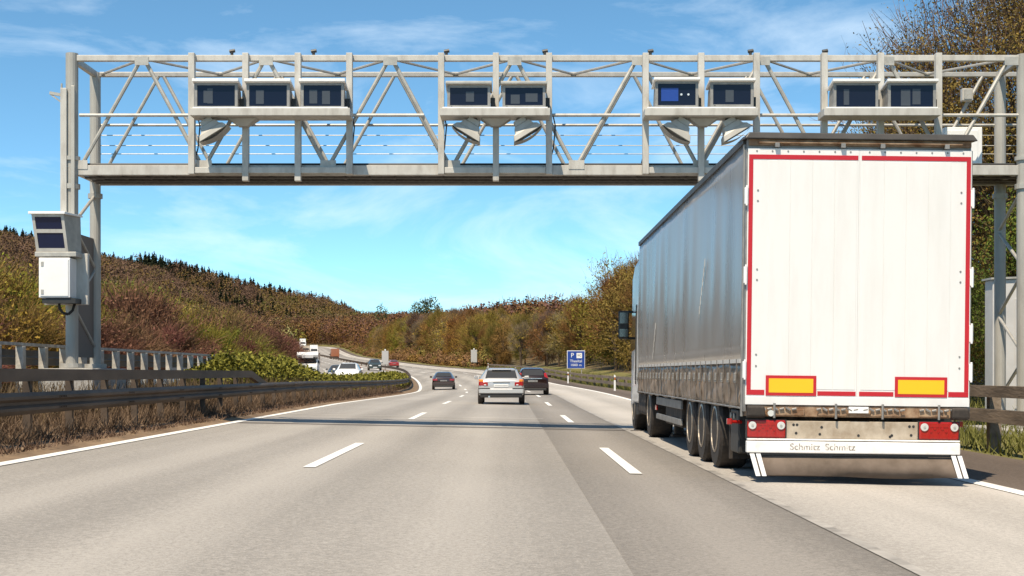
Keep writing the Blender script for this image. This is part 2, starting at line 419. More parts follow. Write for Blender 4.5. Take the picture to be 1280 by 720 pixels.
H_red = leafmat('hill_twigs_reddish', (0.13, 0.075, 0.047), (0.16, 0.095, 0.06))
H_brown = leafmat('hill_twigs_brown', (0.15, 0.09, 0.036), (0.185, 0.115, 0.046))
H_gold = leafmat('hill_buds_golden', (0.17, 0.105, 0.026), (0.23, 0.15, 0.038))
H_olive = leafmat('hill_leaves_olive', (0.115, 0.10, 0.022), (0.165, 0.145, 0.032))
H_pale = leafmat('hill_leaves_pale', (0.17, 0.15, 0.07), (0.23, 0.20, 0.09))
M_bark = mat('bark', (0.075, 0.05, 0.03), 0.9, 0, 0.4, 5, 0.5, 12)

def tree_meshes(name, H, Rr, nleaf, ls, ntwig, leafm, twigm, low=.12, ncl=26, seed=1, tw=.02, tl=1.1):
    r2 = np.random.default_rng(seed)
    C = []
    while len(C) < ncl:
        p = r2.uniform(-1, 1, 3)
        d = np.linalg.norm(p)
        if d > 1 or d < .35: continue
        taper = 1 - .35 * max(0, p[2])
        C.append((p[0] * Rr * taper, p[1] * Rr * taper, H * (low + (1 - low) * (.5 + .47 * p[2]))))
    C = np.array(C); cr_ = r2.uniform(.22, .42, ncl) * Rr
    mb = MB()
    zt = H * .72
    pts = [Vector((0, 0, -.3)), Vector((r2.normal() * .15, r2.normal() * .15, H * .25)), Vector((r2.normal() * .3, r2.normal() * .3, H * .5)), Vector((r2.normal() * .4, r2.normal() * .4, zt))]
    rad = [H * .018, H * .014, H * .010, H * .005]
    for i in range(3): mb.tube(pts[i], pts[i + 1], rad[i], rad[i + 1], 7)
    for c in C:
        t = min(.95, max(.12, c[2] / H * .75)); zz = t * zt
        s = Vector((0, 0, zz)) if zz < H * .25 else pts[1].lerp(pts[3], (zz - H * .25) / (zt - H * .25))
        mid = s.lerp(Vector(c), .55) + Vector((0, 0, H * .02))
        mb.tube(s, mid, H * .006, H * .004, 5, False); mb.tube(mid, c, H * .004, H * .0015, 5, False)
    trunk = mb.build('trunk', M_bark).data
    k = r2.integers(0, ncl, nleaf)
    P_ = C[k] + np.clip(r2.normal(size=(nleaf, 3)), -1.7, 1.7) * (cr_[k] * .55)[:, None] * np.array([1, 1, .85])
    P_[:, 2] = np.maximum(P_[:, 2], .1)
    V1, Q1 = leaf_quads(P_, ls * r2.uniform(.5, 1.5, nleaf), .75, (P_ - C[k]) + .25 * (P_ - np.array([0, 0, H * .4])), .6)
    k = r2.integers(0, ncl, ntwig)
    A = C[k] + r2.normal(size=(ntwig, 3)) * (cr_[k] * .45)[:, None]
    out = A - np.array([0, 0, H * .35]); out /= np.linalg.norm(out, axis=1)[:, None]
    D = out + r2.normal(size=(ntwig, 3)) * .45 + np.array([0, 0, .35])
    TL = tl * r2.uniform(.5, 1.4, ntwig)
    V2, Q2 = slivers(A, D, TL, tw * r2.uniform(.6, 1.3, ntwig))
    m = int(nleaf * .4); q = r2.integers(0, ntwig, m)
    Dn = D[q] / np.linalg.norm(D[q], axis=1)[:, None]
    PT = A[q] + Dn * (TL[q] * r2.uniform(.3, 1.02, m))[:, None] + r2.normal(size=(m, 3)) * ls * .5
    V3, Q3 = leaf_quads(PT, ls * r2.uniform(.4, 1.2, m), .75, out[q], .7)
    V1 = np.concatenate([V1, V3]); Q1 = np.concatenate([Q1, Q3 + len(V1) - len(V3)])
    V = np.concatenate([V1, V2]); Q = np.concatenate([Q1, Q2 + len(V1)])
    crown = np_mesh('crown', V, Q, [leafm, twigm], np.r_[np.zeros(len(Q1)), np.ones(len(Q2))])
    o = [x for x in bpy.data.objects if x.data == trunk][0]; bpy.data.objects.remove(o)
    return trunk, crown
def tree(name, meshes, loc, rz, sc, label, cat, group):
    o = bpy.data.objects.new(name, None); o.empty_display_size = .3; link(o); tag(o, label, cat, group)
    o.location = loc; o.rotation_euler.z = rz; o.scale = sc
    for nm, me in zip(('trunk', 'crown'), meshes): link(bpy.data.objects.new(nm, me), o)
    return o
def recol(ms, leafm, twigm):
    c = ms[1].copy(); c.materials[0] = leafm; c.materials[1] = twigm
    return ms[0], c

wood = []
for i, (R_, nl, lsz, nt, low_, nc, tl_) in enumerate(((3.4, 5200, .125, 2400, .05, 34, 1.2), (2.6, 2200, .12, 4200, .20, 24, 1.6), (4.0, 6400, .125, 1800, .03, 46, 1.0), (2.9, 3400, .13, 3000, .10, 20, 1.5))):
    wood.append(tree_meshes('wood', 12, R_, nl, lsz, nt, L_gold, L_brown, low=low_, ncl=nc, seed=20 + i, tw=.024, tl=tl_))
woods = []
for w_ in wood:
    woods += [w_, recol(w_, L_olive, L_brown), recol(w_, L_brown, L_brown), recol(w_, L_gold, L_grey), recol(w_, L_brown, L_grey)]
GT = 'trees of the wood along the right verge'
KINDT = {0: 'golden brown budding tree in the dense wood beyond the right verge', 1: 'olive tree coming into leaf in the wood beyond the right verge',
         2: 'bare brown tree in the dense wood beyond the right verge', 3: 'golden tree with grey twigs in the wood beyond the right verge',
         4: 'bare grey brown tree in the wood beyond the right verge'}
def ht(Y): return np.interp(Y, [30, 60, 100, 142, 160, 174, 200, 250, 290, 330, 500], [12.5, 12.0, 12.5, 16.8, 14.2, 11.4, 8.8, 9.2, 12.0, 13.0, 12.5])
for (o0, ya, yb, dy, hm) in ((14.5, 150, 520, 5.6, 1.0), (20.0, 140, 520, 6.4, .93), (27.0, 130, 520, 8.2, .85), (15.5, 66, 140, 9.0, .8)):
    y = ya
    while y < yb:
        Y = y + random.uniform(-1.5, 1.5); o_ = o0 + random.uniform(-1.6, 1.8) + (2.6 if o0 < 15 and 138 < Y < 176 else 0)
        k = random.choices(range(20), weights=[3, 3.5, 2.5, 2, 1] * 4)[0]
        h = float(ht(Y)) * hm * random.uniform(.84, 1.05) / 14.2
        if Y > 470: h *= .9
        X = float(cx(Y)) + o_
        tree('tree', woods[k], (X, Y, float(ground(o_, Y)) - .1), random.uniform(0, 6.28), (h * random.uniform(.95, 1.25), h * random.uniform(.95, 1.25), h), KINDT[k % 5], 'tree', GT)
        y += dy
# the tall trees close by, right of the lorry
nearA = tree_meshes('near', 14, 4.8, 80000, .048, 14000, L_near, L_twig, low=.05, ncl=80, seed=50, tw=.012, tl=.9)
nearB = tree_meshes('near', 12, 4.2, 32000, .065, 3500, L_green, L_twig, low=.03, ncl=40, seed=51, tw=.014, tl=1.1)
nearC = tree_meshes('near', 9, 3.6, 20000, .065, 3500, L_olive, L_brown, low=.02, ncl=34, seed=52, tw=.016, tl=1.0)
for (X, Y, ms, s, lab) in (
        (16.4, 46, nearA, 1.0, 'tall brown tree with bare twigs rising above the right end of the gantry'),
        (21.5, 50, nearA, 1.15, 'tallest golden brown tree, cut by the right border of the picture'),
        (15.3, 54, recol(nearA, L_olive, L_twig), .86, 'loose tree with dark leaves spreading left behind the gantry and the lorry roof'),
        (14.8, 41, nearB, .58, 'fresh green tree behind the grey roadside shelter'),
        (18.0, 42, nearB, .80, 'broad green tree behind the gantry post at the right border'),
        (13.2, 45, nearC, .62, 'low olive bush tree between the lorry and the grey roadside shelter'),
        (22.5, 40, recol(nearA, L_near, L_twig), .95, 'golden tree partly outside the right border of the picture')):
    tree('tree', ms, (X, Y, float(ground(X, Y)) - .1), random.uniform(0, 6.28), (s, s, s), lab, 'tree', None)

# shrubs and small trees left of the oncoming carriageway
sh = [tree_meshes('shrub', 4.2, 2.7, 2600, .10, 3800, L_red, L_red, low=.0, ncl=26, seed=70 + i, tw=.014, tl=.9) for i in range(2)]
shk = {'red': [recol(s, L_red, L_red) for s in sh], 'green': [recol(s, L_green, L_olive) for s in sh], 'olive': [recol(s, L_olive, L_brown) for s in sh], 'gold': [recol(s, L_gold, L_brown) for s in sh]}
SL = {'red': 'reddish brown bare shrub in the scrub left of the oncoming lanes', 'green': 'fresh green shrub in the scrub left of the oncoming lanes',
      'olive': 'olive green shrub in the scrub left of the oncoming lanes', 'gold': 'golden brown shrub in the scrub left of the oncoming lanes'}
for row, (d0, dy, hh) in enumerate(((26.0, 4.0, 1.15), (30.5, 4.6, 1.6), (36.0, 5.6, 1.9), (44, 7, 2.1))):
    y = 66 + row * 5
    while y < 330:
        Y = y + random.uniform(-1.2, 1.2); o_ = float(eo(Y)) - d0 + 11.4 + random.uniform(-1.2, 1.2) - 11.4 * 0 - (12.2 if False else 0)
        kd = random.choices(['red', 'green', 'olive', 'gold'], weights=[6, 1, 1.2, 1.2] if row < 2 else [3, 1.3, 2.2, 3])[0]
        s = hh * random.uniform(.7, 1.05)
        if Y < 100 and row > 0: s *= .9
        tree('shrub', random.choice(shk[kd]), (float(cx(Y)) + o_, Y, float(ground(o_, Y)) - .1), random.uniform(0, 6.28), (s * 1.1, s * 1.1, s * .9), SL[kd], 'shrub', 'shrubs left of the oncoming lanes')
        y += dy * random.uniform(.8, 1.3)
oliveT = tree_meshes('near', 8, 4.4, 8000, .11, 5500, L_olive, L_brown, low=.02, ncl=36, seed=80, tw=.016, tl=1.0)
tree('tree', oliveT, (-36, 100, float(ground(-35, 100))), .3, (1.0, 1.0, .98), 'olive green tree at the left border behind the camera cabinet', 'tree', None)
tree('tree', recol(oliveT, L_green, L_olive), (-43, 150, float(ground(-40, 150))), 1.3, (1.1, 1.1, .72), 'bright green rounded bush right of the left gantry posts', 'tree', None)
tree('tree', recol(oliveT, L_pale, L_grey), (-57, 250, float(ground(-40, 250))), 1.3, (1.1, 1.1, 1.1), 'pale grey green tree at the foot of the hill', 'tree', None)
tree('tree', recol(oliveT, L_green, L_olive), (-47.5, 185, float(ground(-40, 185))), 2.3, (.62, .62, .72), 'small yellow green bush left of the pale tree', 'tree', None)

# the hill wood and the far wood: one mass each
def wood_mass(name, pts, kinds, mats, label, leafn=70, seed=3, ls=.58):
    """pts: x y z height radius; kinds: material index, index of conifers is last."""
    r2 = np.random.default_rng(seed); VV = []; QQ = []; MM = []; base = 0
    con = len(mats) - 1
    for (x, y, z, h, rr), kd in zip(pts, kinds):
        if kd == con:
            n = leafn
            t = r2.uniform(0, 1, n) ** 1.15; ang = r2.uniform(0, 6.283, n); rad = (1 - t) ** .75 * rr * r2.uniform(.4, 1, n)
            A = np.stack([x + 0 * t, y + 0 * t, z + h * (.08 + .92 * t)], 1)
            D = np.stack([np.cos(ang), np.sin(ang), -.35 + .6 * t], 1)
            V, Q = slivers(A, D, np.maximum(rad, .35), np.full(n, .34 * rr * .55) * (1.2 - .7 * t))
        else:
            n = leafn
            p = r2.normal(size=(n, 3)); p /= np.linalg.norm(p, axis=1)[:, None]; p *= (r2.uniform(.5, 1, n) ** .5)[:, None]
            p[:, 2] = np.maximum(p[:, 2], -.96)
            C = np.array([x, y, z + h * .5]) + p * np.array([rr, rr, h * .5])
            m = int(n * .8)
            V1, Q1 = leaf_quads(C[:m], ls * r2.uniform(.5, 1.25, m), 1.3, p[:m], .28)
            D = p[m:] + np.array([0, 0, .6]); V2, Q2 = slivers(C[m:], D, r2.uniform(1.0, 2.0, n - m) * ls / .58, r2.uniform(.1, .22, n - m) * ls / .58)
            V = np.concatenate([V1, V2]); Q = np.concatenate([Q1, Q2 + len(V1)])
        VV.append(V); QQ.append(Q + base); MM.append(np.full(len(Q), kd)); base += len(V)
    me = np_mesh(name, np.concatenate(VV), np.concatenate(QQ), mats, np.concatenate(MM))
    o = bpy.data.objects.new(name, me); link(o); tag(o, label, 'wood', kind='stuff')
    return o
pts, kinds = [], []
tries = 0
def patch(X, Y, f, ph): return math.sin(X * f + ph) * math.cos(Y * f * 1.3 + ph * 2) + .5 * math.sin(X * f * 2.3 + Y * f * 1.7)
while len(pts) < 4300 and tries < 60000:
    tries += 1
    a = random.uniform(-.40, -.085); Y = random.uniform(330, 1150)
    foot = np.interp(a, [-.4, -.24, -.16, -.1], [330, 345, 690, 700]); top = np.interp(a, [-.4, -.16, -.1], [850, 1000, 1100])
    if Y < foot or Y > top + 12: continue
    if random.random() > (Y / 1000) + (.4 if a > -.2 else 0): continue
    X = a * Y; o_ = X - float(cx(Y))
    if abs(o_) < 30 and Y < 730: continue
    t = (Y - foot) / (top - foot)
    pn = patch(X, Y, .013, 1.0)
    ridge = t > .93
    if ridge: kd = 5 if random.random() < (.92 if a < -.15 else .25) else 0
    elif t > .8: kd = 5 if random.random() < .30 + .25 * pn else random.choice([0, 0, 1, 2])
    elif t < .35: kd = random.choices([0, 1, 2, 3, 4, 5], weights=[4, 3, 2, 2, 1, .3])[0]
    else:
        kd = 5 if (pn > .85 and random.random() < .5) else random.choices([0, 1, 2, 3], weights=[7, 1.2, .8, .25])[0]
        if a > -.17: kd = random.choices([0, 2, 3, 1, 5], weights=[1.5, 2, 1.2, 1.5, .7])[0]
    con = kd == 5
    h = random.uniform(9, 13) if con and t > .9 else random.uniform(8.5, 12.5) if con else random.uniform(8, 12.5)
    pts.append((X, Y, float(ground(o_, Y)) - .5, h, h * (.33 if con else random.uniform(.36, .5)))); kinds.append(kd)
wood_mass('hill_forest', pts, kinds, [H_red, H_brown, H_gold, H_olive, H_pale, L_dark], 'brown leafless wood with dark conifers covering the hill on the left', 180, 3, .48)
pts2 = []
for k in range(900):
    Y = random.uniform(330, 800); o_ = random.uniform(-34 if Y < 715 else 40, -110) 
    if Y > 715 and random.random() < .6: o_ = random.uniform(-40, 45)
    h = random.uniform(6, 10); pts2.append((float(cx(Y)) + o_, Y, float(ground(o_, Y)) - .5, h, h * .46))
wood_mass('valley_wood', pts2, [random.choices([0, 1, 2, 3, 4], weights=[2, 2, 3, 3, .6])[0] for _ in pts2], [H_red, H_brown, H_gold, H_olive, H_pale, L_dark], 'olive brown wood between the far queue and the hill', 120, 9)
pts, kinds = [], []
for k in range(1300):
    Y = random.uniform(330, 780); o_ = random.uniform(30, 60) if Y < 510 else random.uniform(14, 60)
    h = random.uniform(9, 12.5) * (1 if Y < 520 else 1.05)
    kd = random.choices([0, 1, 2, 3, 4], weights=[3, 3, 2, 1, .6])[0]
    pts.append((float(cx(Y)) + o_, Y, float(ground(min(o_, 40), Y)) - .5 - max(0, o_ - 40) * .08, h, h * .42)); kinds.append(kd)
b_pts, b_kinds = [], []
for k in range(420):
    Y = random.uniform(235, 640); o_ = random.uniform(9.5, 14.5); h = random.uniform(1.4, 3.6) * (o_ - 6) / 6
    b_pts.append((float(cx(Y)) + o_, Y, float(ground(o_, Y)) - .3, h, h * .6)); b_kinds.append(random.choice([0, 0, 1, 3]))
wood_mass('verge_undergrowth', b_pts, b_kinds, [H_brown, H_gold, H_red, H_olive, L_grey, L_dark], 'low brown undergrowth along the foot of the far trees on the right', 260, 6, .2)
s_pts = [((px - HX) / FPX * Y, Y, float(gz(Y)) + zb_, hh_, rr_) for px, Y, zb_, hh_, rr_ in ((520, 560, 9, 11, 2.6), (528, 560, 8, 13.5, 2.8), (534, 565, 9, 12.5, 2.2), (541, 560, 9, 13.5, 3.0), (548, 570, 8, 11, 2.6), (476, 570, 7, 12, 2.8))]
L_pine = leafmat('pine_needles', (0.03, 0.04, 0.014), (0.075, 0.075, 0.028))
wood_mass('pine_clump', s_pts, [0] * 6, [L_pine, L_dark], 'dark pine clump rising above the far treeline', 420, 7, .4)
wood_mass('far_wood', pts, kinds, [H_brown, H_gold, H_red, H_olive, L_grey, L_dark], 'far brown wood behind the trees of the right verge', 200, 5, .40)

# hedge grown over the median, dry grass and verge grass
def blades(name, pts, hmin, hmax, w, m, label, cat, lean=.35):
    n = len(pts)
    D = np.stack([rng.normal(0, lean, n), rng.normal(0, lean, n), np.ones(n)], 1)
    V, Q = slivers(pts, D, rng.uniform(hmin, hmax, n), np.full(n, w) * rng.uniform(.6, 1.4, n))
    o = bpy.data.objects.new(name, np_mesh(name, V, Q, [m])); link(o); tag(o, label, cat, kind='stuff')
    return o
def scatter(n, o0, o1, y0, y1, pw=1.0, dens=None):
    t = rng.uniform(0, 1, n) ** pw; Y = y0 + (y1 - y0) * t; O = rng.uniform(o0, o1, n)
    if dens is not None:
        k = dens(O, Y); keep = rng.uniform(0, 1, n) < k; Y, O = Y[keep], O[keep]
    return np.stack([cx(Y) + O, Y, ground(O, Y) - .01], 1)
clump = lambda O, Y: .25 + .75 * (np.sin(O * 5.1 + Y * 1.7) * np.sin(Y * 3.3 - O * 2) > -.1)
blades('dry_grass', np.concatenate([scatter(26000, -8.0, -6.75, 12, 70, 1.6, clump), scatter(14000, -8.0, -6.8, 70, 140)]), .08, .38, .008, L_straw, 'dry straw coloured grass under the left guard rail', 'grass', .6)
blades('short_dry_grass', scatter(16000, -6.9, -6.3, 12, 90, 1.6, clump), .03, .14, .008, L_straw, 'short dry grass along the left edge of the road', 'grass', .7)
blades('bare_scrub', scatter(17000, -9.6, -7.6, 12, 75, 1.4, clump), .25, .8, .010, L_scrub, 'reddish bare scrub stems behind the left guard rail', 'scrub', .4)
blades('verge_grass', np.concatenate([scatter(26000, 7.9, 14, 14, 60, 1.5, clump), scatter(30000, 7.9, 13, 60, 240, 1.3)]), .10, .42, .013, L_grass, 'yellowish green grass on the right verge', 'grass', .5)
n = 60000
Yh = 43 + (118 - 43) * rng.uniform(0, 1, n) ** 1.25
top = np.interp(Yh, [43, 47, 58, 62, 70, 118], [.9, 1.5, 1.5, 1.0, .8, .8]) * (1 + .10 * np.sin(Yh * 1.9) + .06 * np.sin(Yh * 4.7))
w_ = np.interp(Yh, [43, 60, 100, 118], [.5, .9, .9, .3]); oc_ = np.interp(Yh, [43, 60, 110, 118], [-9.5, -8.7, -7.5, -7.1])
th = rng.uniform(0, 3.1416, n); rr_ = rng.uniform(.75, 1.0, n)
Oh = oc_ + np.cos(th) * w_ * rr_
Ph = np.stack([cx(Yh) + Oh, Yh, surf(Oh, Yh) + .1 + np.abs(np.sin(th)) ** .6 * top * rr_], 1) + rng.normal(0, .05, (n, 3))
V, Q = leaf_quads(Ph, rng.uniform(.02, .09, n) , 1.2)
hd = bpy.data.objects.new('hedge', np_mesh('hedge', V, Q, [L_ivy])); link(hd); tag(hd, 'yellowish green ivy hedge running along the median beside the guard rail', 'hedge')

# ---------------------------------------------------------------- guard rails
def rail_profile(o, prof, y0, y1, step, mb, zfun=None):
    ys = np.linspace(y0, y1, max(2, int((y1 - y0) / step) + 1))
    mb.loft([[P(o + a, Y, b + (zfun(Y) if zfun else 0)) for a, b in prof] for Y in ys])
WB = [(0.0, -.155), (.05, -.155), (.085, -.10), (.085, -.06), (.03, -.02), (.03, .02), (.085, .06), (.085, .10), (.05, .155), (0, .155), (.0, .03), (-.02, 0), (.0, -.03)]
gl = thing('guard_rail', 'dark weathered steel guard rail with an upper box beam along the left edge', 'guard rail', tuple(P(-6.95, 12)))
mb = MB(); rail_profile(-6.85, WB, 4, 240, 2.0, mb, lambda Y: .635); mb.build('beam', M_rail, gl, smooth=False)
mb = MB()
zup = lambda Y: float(np.interp(Y, [0, 38.6, 41.2], [1.035, 1.035, .68]))
rail_profile(-6.9, [(-.06, -.09), (.06, -.09), (.06, .09), (-.06, .09)], 4, 41.2, .65, mb, zup); mb.build('upper_beam', M_rail, gl)
for Y in list(np.arange(13, 60, 2.0)) + list(np.arange(60, 160, 4.0)):
    mb = MB(); p = P(-6.97, Y); h = 1.12 if Y < 38.6 else .72
    mb.box(p.x - .06, p.x + .05, p.y - .05, p.y + .05, p.z - .1, p.z + h); mb.build('post', M_rail, gl)
for Y in np.arange(14, 110, 4.0):
    p = P(-6.85, Y); z = p.z + .635
    mb = MB()
    for zc_ in (z - .08, z + .08): mb.box(p.x + .0865, p.x + .091, p.y - .17, p.y + .17, zc_ - .022, zc_ + .022)
    for dy in (-.12, -.04, .04, .12):
        for zc_ in (z - .08, z + .08): mb.tube((p.x + .091, p.y + dy, zc_), (p.x + .105, p.y + dy, zc_), .014, n=6)
    mb.build('splice_plate', M_rail, gl)
gr_ = thing('guard_rail', 'brown timber guard rail of two beams on posts along the right verge', 'guard rail', tuple(P(8.1, 14)))
for zc, hh_ in ((.88 + .16, .19), (.475 + .16, .22)):
    mb = MB(); rail_profile(8.0, [(-.06, -hh_ / 2), (.06, -hh_ / 2), (.06, hh_ / 2), (-.06, hh_ / 2)], 6, 210, 2, mb, lambda Y: zc - .04 + (0 if Y < 50 else -.25)); mb.build('beam', M_wood, gr_)
for Y in list(np.arange(14, 60, 2.6)) + list(np.arange(60, 206, 5.2)):
    mb = MB(); p = P(8.17, Y); mb.box(p.x - .10, p.x + .10, p.y - .08, p.y + .08, p.z - .15, p.z + (1.06 if Y < 50 else .8)); mb.build('post', M_wood, gr_, bevel=.01)
pf = thing('barrier', 'row of pale posts carrying a rail in the median behind the gantry base', 'barrier', tuple(P(-9.75, 16)))
mb = MB(); rail_profile(-9.75, [(-.05, -.03), (.06, -.03), (.06, .03), (-.05, .03)], 12, 51.5, 2, mb, lambda Y: 1.64); mb.build('top_rail', M_fpost, pf)
mb = MB(); rail_profile(-9.90, [(-a, b) for a, b in WB][::-1], 12, 52, 2, mb, lambda Y: 1.38); mb.build('beam', M_dark, pf)  # dark colour stands for the shade on the beam's back face
for Y in np.arange(16.3, 52, 1.4):
    mb = MB(); p = P(-9.75, Y); w2 = random.uniform(.085, .105)
    mb.box(p.x - .06, p.x + .09, p.y - w2, p.y + w2, p.z - .1, p.z + 1.60); mb.build('post', M_fpost, pf, bevel=.012)
fr = thing('guard_rail', 'far guard rail along the inner edge of the climbing oncoming lanes', 'guard rail', tuple(P(-7.3, 245)))
mb = MB(); rail_profile(-7.3, [(0, -.2), (.1, -.2), (.1, .2), (0, .2)], 245, 640, 8, mb, lambda Y: .62); mb.build('beam', M_rail, fr)
for Y in np.arange(246, 640, 12):
    mb = MB(); p = P(-7.36, Y); mb.box(p.x - .1, p.x + .04, p.y - .08, p.y + .08, p.z - .1, p.z + .8); mb.build('post', M_rail, fr)

# ---------------------------------------------------------------- gantry
GYF, GYB = 29.5, 31.1
K = FPX / GYF
def gx(px): return (px - HX) / K
def gzz(y): return CAMZ + (HY - y) / K
ga = thing('toll_gantry', 'pale steel lattice gantry spanning the whole carriageway above the lorry', 'gantry', (gx(92), GYF, .2))
XL, XR = gx(97), gx(1276)
TOP, BOT = 7.58, 5.30
def part(mb, name, m, parent, **k): return mb.build(name, m, parent, **k)
part(MB().bar((XL, GYF, TOP), (XR + 1.2, GYF, TOP), .12, .12), 'top_chord', M_galvw, ga, bevel=.01)
part(MB().bar((XL, GYB, TOP), (XR + 1.2, GYB, TOP), .10, .10), 'top_chord', M_galv, ga, bevel=.01)
part(MB().bar((XL - .05, GYF, BOT), (XR + 1.2, GYF, BOT), .10, .20), 'bottom_chord', M_galvw, ga, bevel=.01)
part(MB().bar((XL - .05, GYB, BOT), (XR + 1.2, GYB, BOT), .10, .20), 'bottom_chord', M_galv, ga, bevel=.01)
mb = MB(); mb.box(XL, XR + 1.0, GYF + .06, GYB - .06, 5.285, 5.32)
for k in range(40):
    x = XL + .25 + k * (XR + .7 - XL) / 39; mb.box(x - .03, x + .03, GYF + .06, GYB - .06, 5.24, 5.283)
mb.box(XL, XR + 1.0, GYF + .5, GYF + .58, 5.205, 5.238); mb.box(XL, XR + 1.0, GYB - .6, GYB - .5, 5.205, 5.238)
part(mb, 'walkway', M_deck, ga)
pitch = 155 / K; x0 = gx(97.5) + .05
for k in range(9):
    xb = x0 + k * pitch; xa = xb + pitch / 2
    for yy, zt_, r in ((GYF + .02, TOP - .06, .042), (GYB - .02, TOP - .05, .038)):
        if xb < XR: part(MB().tube((xb, yy, BOT + .08), (xa - .06, yy, zt_), r), 'diagonal_brace', M_galv, ga)
        if xb + pitch < XR + .8: part(MB().tube((xa + .06, yy, zt_), (xb + pitch - .05, yy, BOT + .08), r), 'diagonal_brace', M_galv, ga)
    if xb < XR + .5: part(MB().box(xb - .16, xb + .16, GYF - .062, GYF - .052, BOT + .02, BOT + .2), 'gusset_plate', M_galvw, ga)
    if xa < XR + .5: part(MB().box(xa - .14, xa + .14, GYF - .072, GYF - .0605, TOP - .15, TOP + .02), 'gusset_plate', M_galv, ga)
    # lattice between the two top chords
    if xb < XR: part(MB().tube((xb, GYB - .04, TOP), (xa, GYF + .04, TOP), .028, n=6).tube((xa, GYF + .04, TOP), (xb + pitch, GYB - .04, TOP), .028, n=6), 'top_bracing', M_galv, ga)
frames = {'A': (242, 309, 374, 438), 'B': (552, 620, 686), 'C': (806, 875, 944), 'D': (1028, 1098, 1170)}
for gname, xs in frames.items():
    for i, px in enumerate(xs):
        x = gx(px); lowz = 5.20 if i in (0, len(xs) - 1) else 5.06
        part(MB().box(x - .062, x + .062, GYF - .23, GYF - .07, lowz, 7.65), 'hanger', M_galvw, ga, bevel=.008)
    part(MB().box(gx(xs[0]) + .065, gx(xs[-1]) - .065, GYF - .20, GYF - .09, 5.22, 5.34), 'frame_rail', M_galvw, ga, bevel=.008)
for a, b in ((100, 240), (440, 530), (688, 800), (946, 1024), (1172, 1274)):
    part(MB().tube((gx(a), GYF - .03, 6.42), (gx(b), GYF - .03, 6.42), .035), 'hand_rail', M_galvw, ga)
part(MB().tube((XL, GYB + .02, 6.50), (XR + 1, GYB + .02, 6.50), .030), 'hand_rail', M_galv, ga)
for z_ in (6.28, 6.06, 5.88):
    part(MB().tube((XL, GYB + .02, z_), (XR + 1, GYB + .02, z_), .009, n=5), 'guard_wire', M_galv, ga)
for px in (290, 392, 558, 681, 813, 938, 1031):
    x = gx(px); part(MB().tube((x, GYF, 7.62), (x, GYF, 7.72), .03).tube((x - .05, GYF, 7.72), (x + .06, GYF, 7.74), .038), 'lifting_eye', M_dark, ga)
part(MB().tube((XL, GYF + .09, 5.43), (XR + 1, GYF + .09, 5.43), .03), 'conduit', M_dark, ga)
part(MB().box(XL, XR + 1, GYB - .34, GYB - .2, 5.20, 5.238), 'cable_tray', M_deck, ga)
# legs
for (x, y, r, zt_, zb) in ((gx(90), GYF, .125, 7.68, 1.32), (gx(88) + .05, GYB, .115, 7.62, 1.32), (XR + .05, GYF, .13, 7.66, -.05), (XR + .12, GYB, .12, 7.62, -.05)):
    lg = part(MB().tube((x, y, zb), (x, y, zt_), r, n=16), 'leg', M_post, ga, smooth=False)
    for za, zb2 in ((4.92, 5.02), (5.5, 5.58)): part(MB().tube((x, y, za), (x, y, zb2), r + .04, n=16), 'flange', M_galv, lg)
    part(MB().tube((x, y, zb - .04), (x, y, zb + .05), r + .12, n=16), 'base_plate', M_galv, lg)
xl = gx(90)
part(MB().box(xl - .19, xl - .06, GYF - .17, GYF - .12, 4.4, 6.95), 'cable_cover', M_galvw, ga, bevel=.01)
part(MB().box(xl + .02, xl + .10, GYF - .16, GYF - .128, 3.4, 7.0), 'cable_cover', M_post, ga, bevel=.01)
part(MB().box(xl - .02, xl + .015, GYF + .13, GYB - .12, 1.5, 4.05), 'cable_cover', mat('brown_grey_panel', (0.16, 0.13, 0.11), .7), ga)
part(MB().bar((xl - .42, GYF - .1, 6.86), (xl - .1, GYF - .1, 6.80), .05, .06).bar((xl - .4, GYF - .1, 6.83), (xl - .12, GYF - .1, 6.62), .03, .03).tube((xl - .18, GYF - .1, 6.86), (xl - .18, GYF - .1, 7.05), .02), 'bracket', M_galv, ga)
for z_ in (TOP, 5.32): part(MB().bar((xl, GYF, z_), (gx(88) + .05, GYB, z_), .1, .12), 'end_tie', M_galv, ga)
for z_ in (TOP, 5.32): part(MB().bar((XR, GYF, z_), (XR + .1, GYB, z_), .1, .12), 'end_tie', M_galv, ga)
for xx in (xl, XR + .06):
    zs_ = [1.7, 2.55, 3.4, 4.2, 5.0] if xx < 0 else [.6, 1.5, 2.4, 3.3, 4.2, 5.0]
    for i in range(len(zs_) - 1):
        a, b = ((GYF, GYB) if i % 2 else (GYB, GYF))
        part(MB().tube((xx + .02, a, zs_[i]), (xx + .02, b, zs_[i + 1]), .035), 'leg_brace', M_galv, ga)
part(MB().box(xl - .45, xl + .55, GYF - .45, GYB + .5, .0, 1.27), 'pedestal', M_conc, ga, bevel=.02)
part(MB().box(XR - .5, XR + .7, GYF - .5, GYB + .5, -.4, .04), 'pedestal', M_conc, ga, bevel=.02)
# loose cables hanging at frame sides
for px in (244, 437, 552, 688, 803):
    x = gx(px); mb = MB(); mb.pipe([(x + .05, GYF - .05, 6.42), (x + .10, GYF - .02, 6.2), (x + .06, GYF - .02, 5.75), (x - .02, GYF, 5.45)], .014, 5); part(mb, 'cable', M_dark, ga)

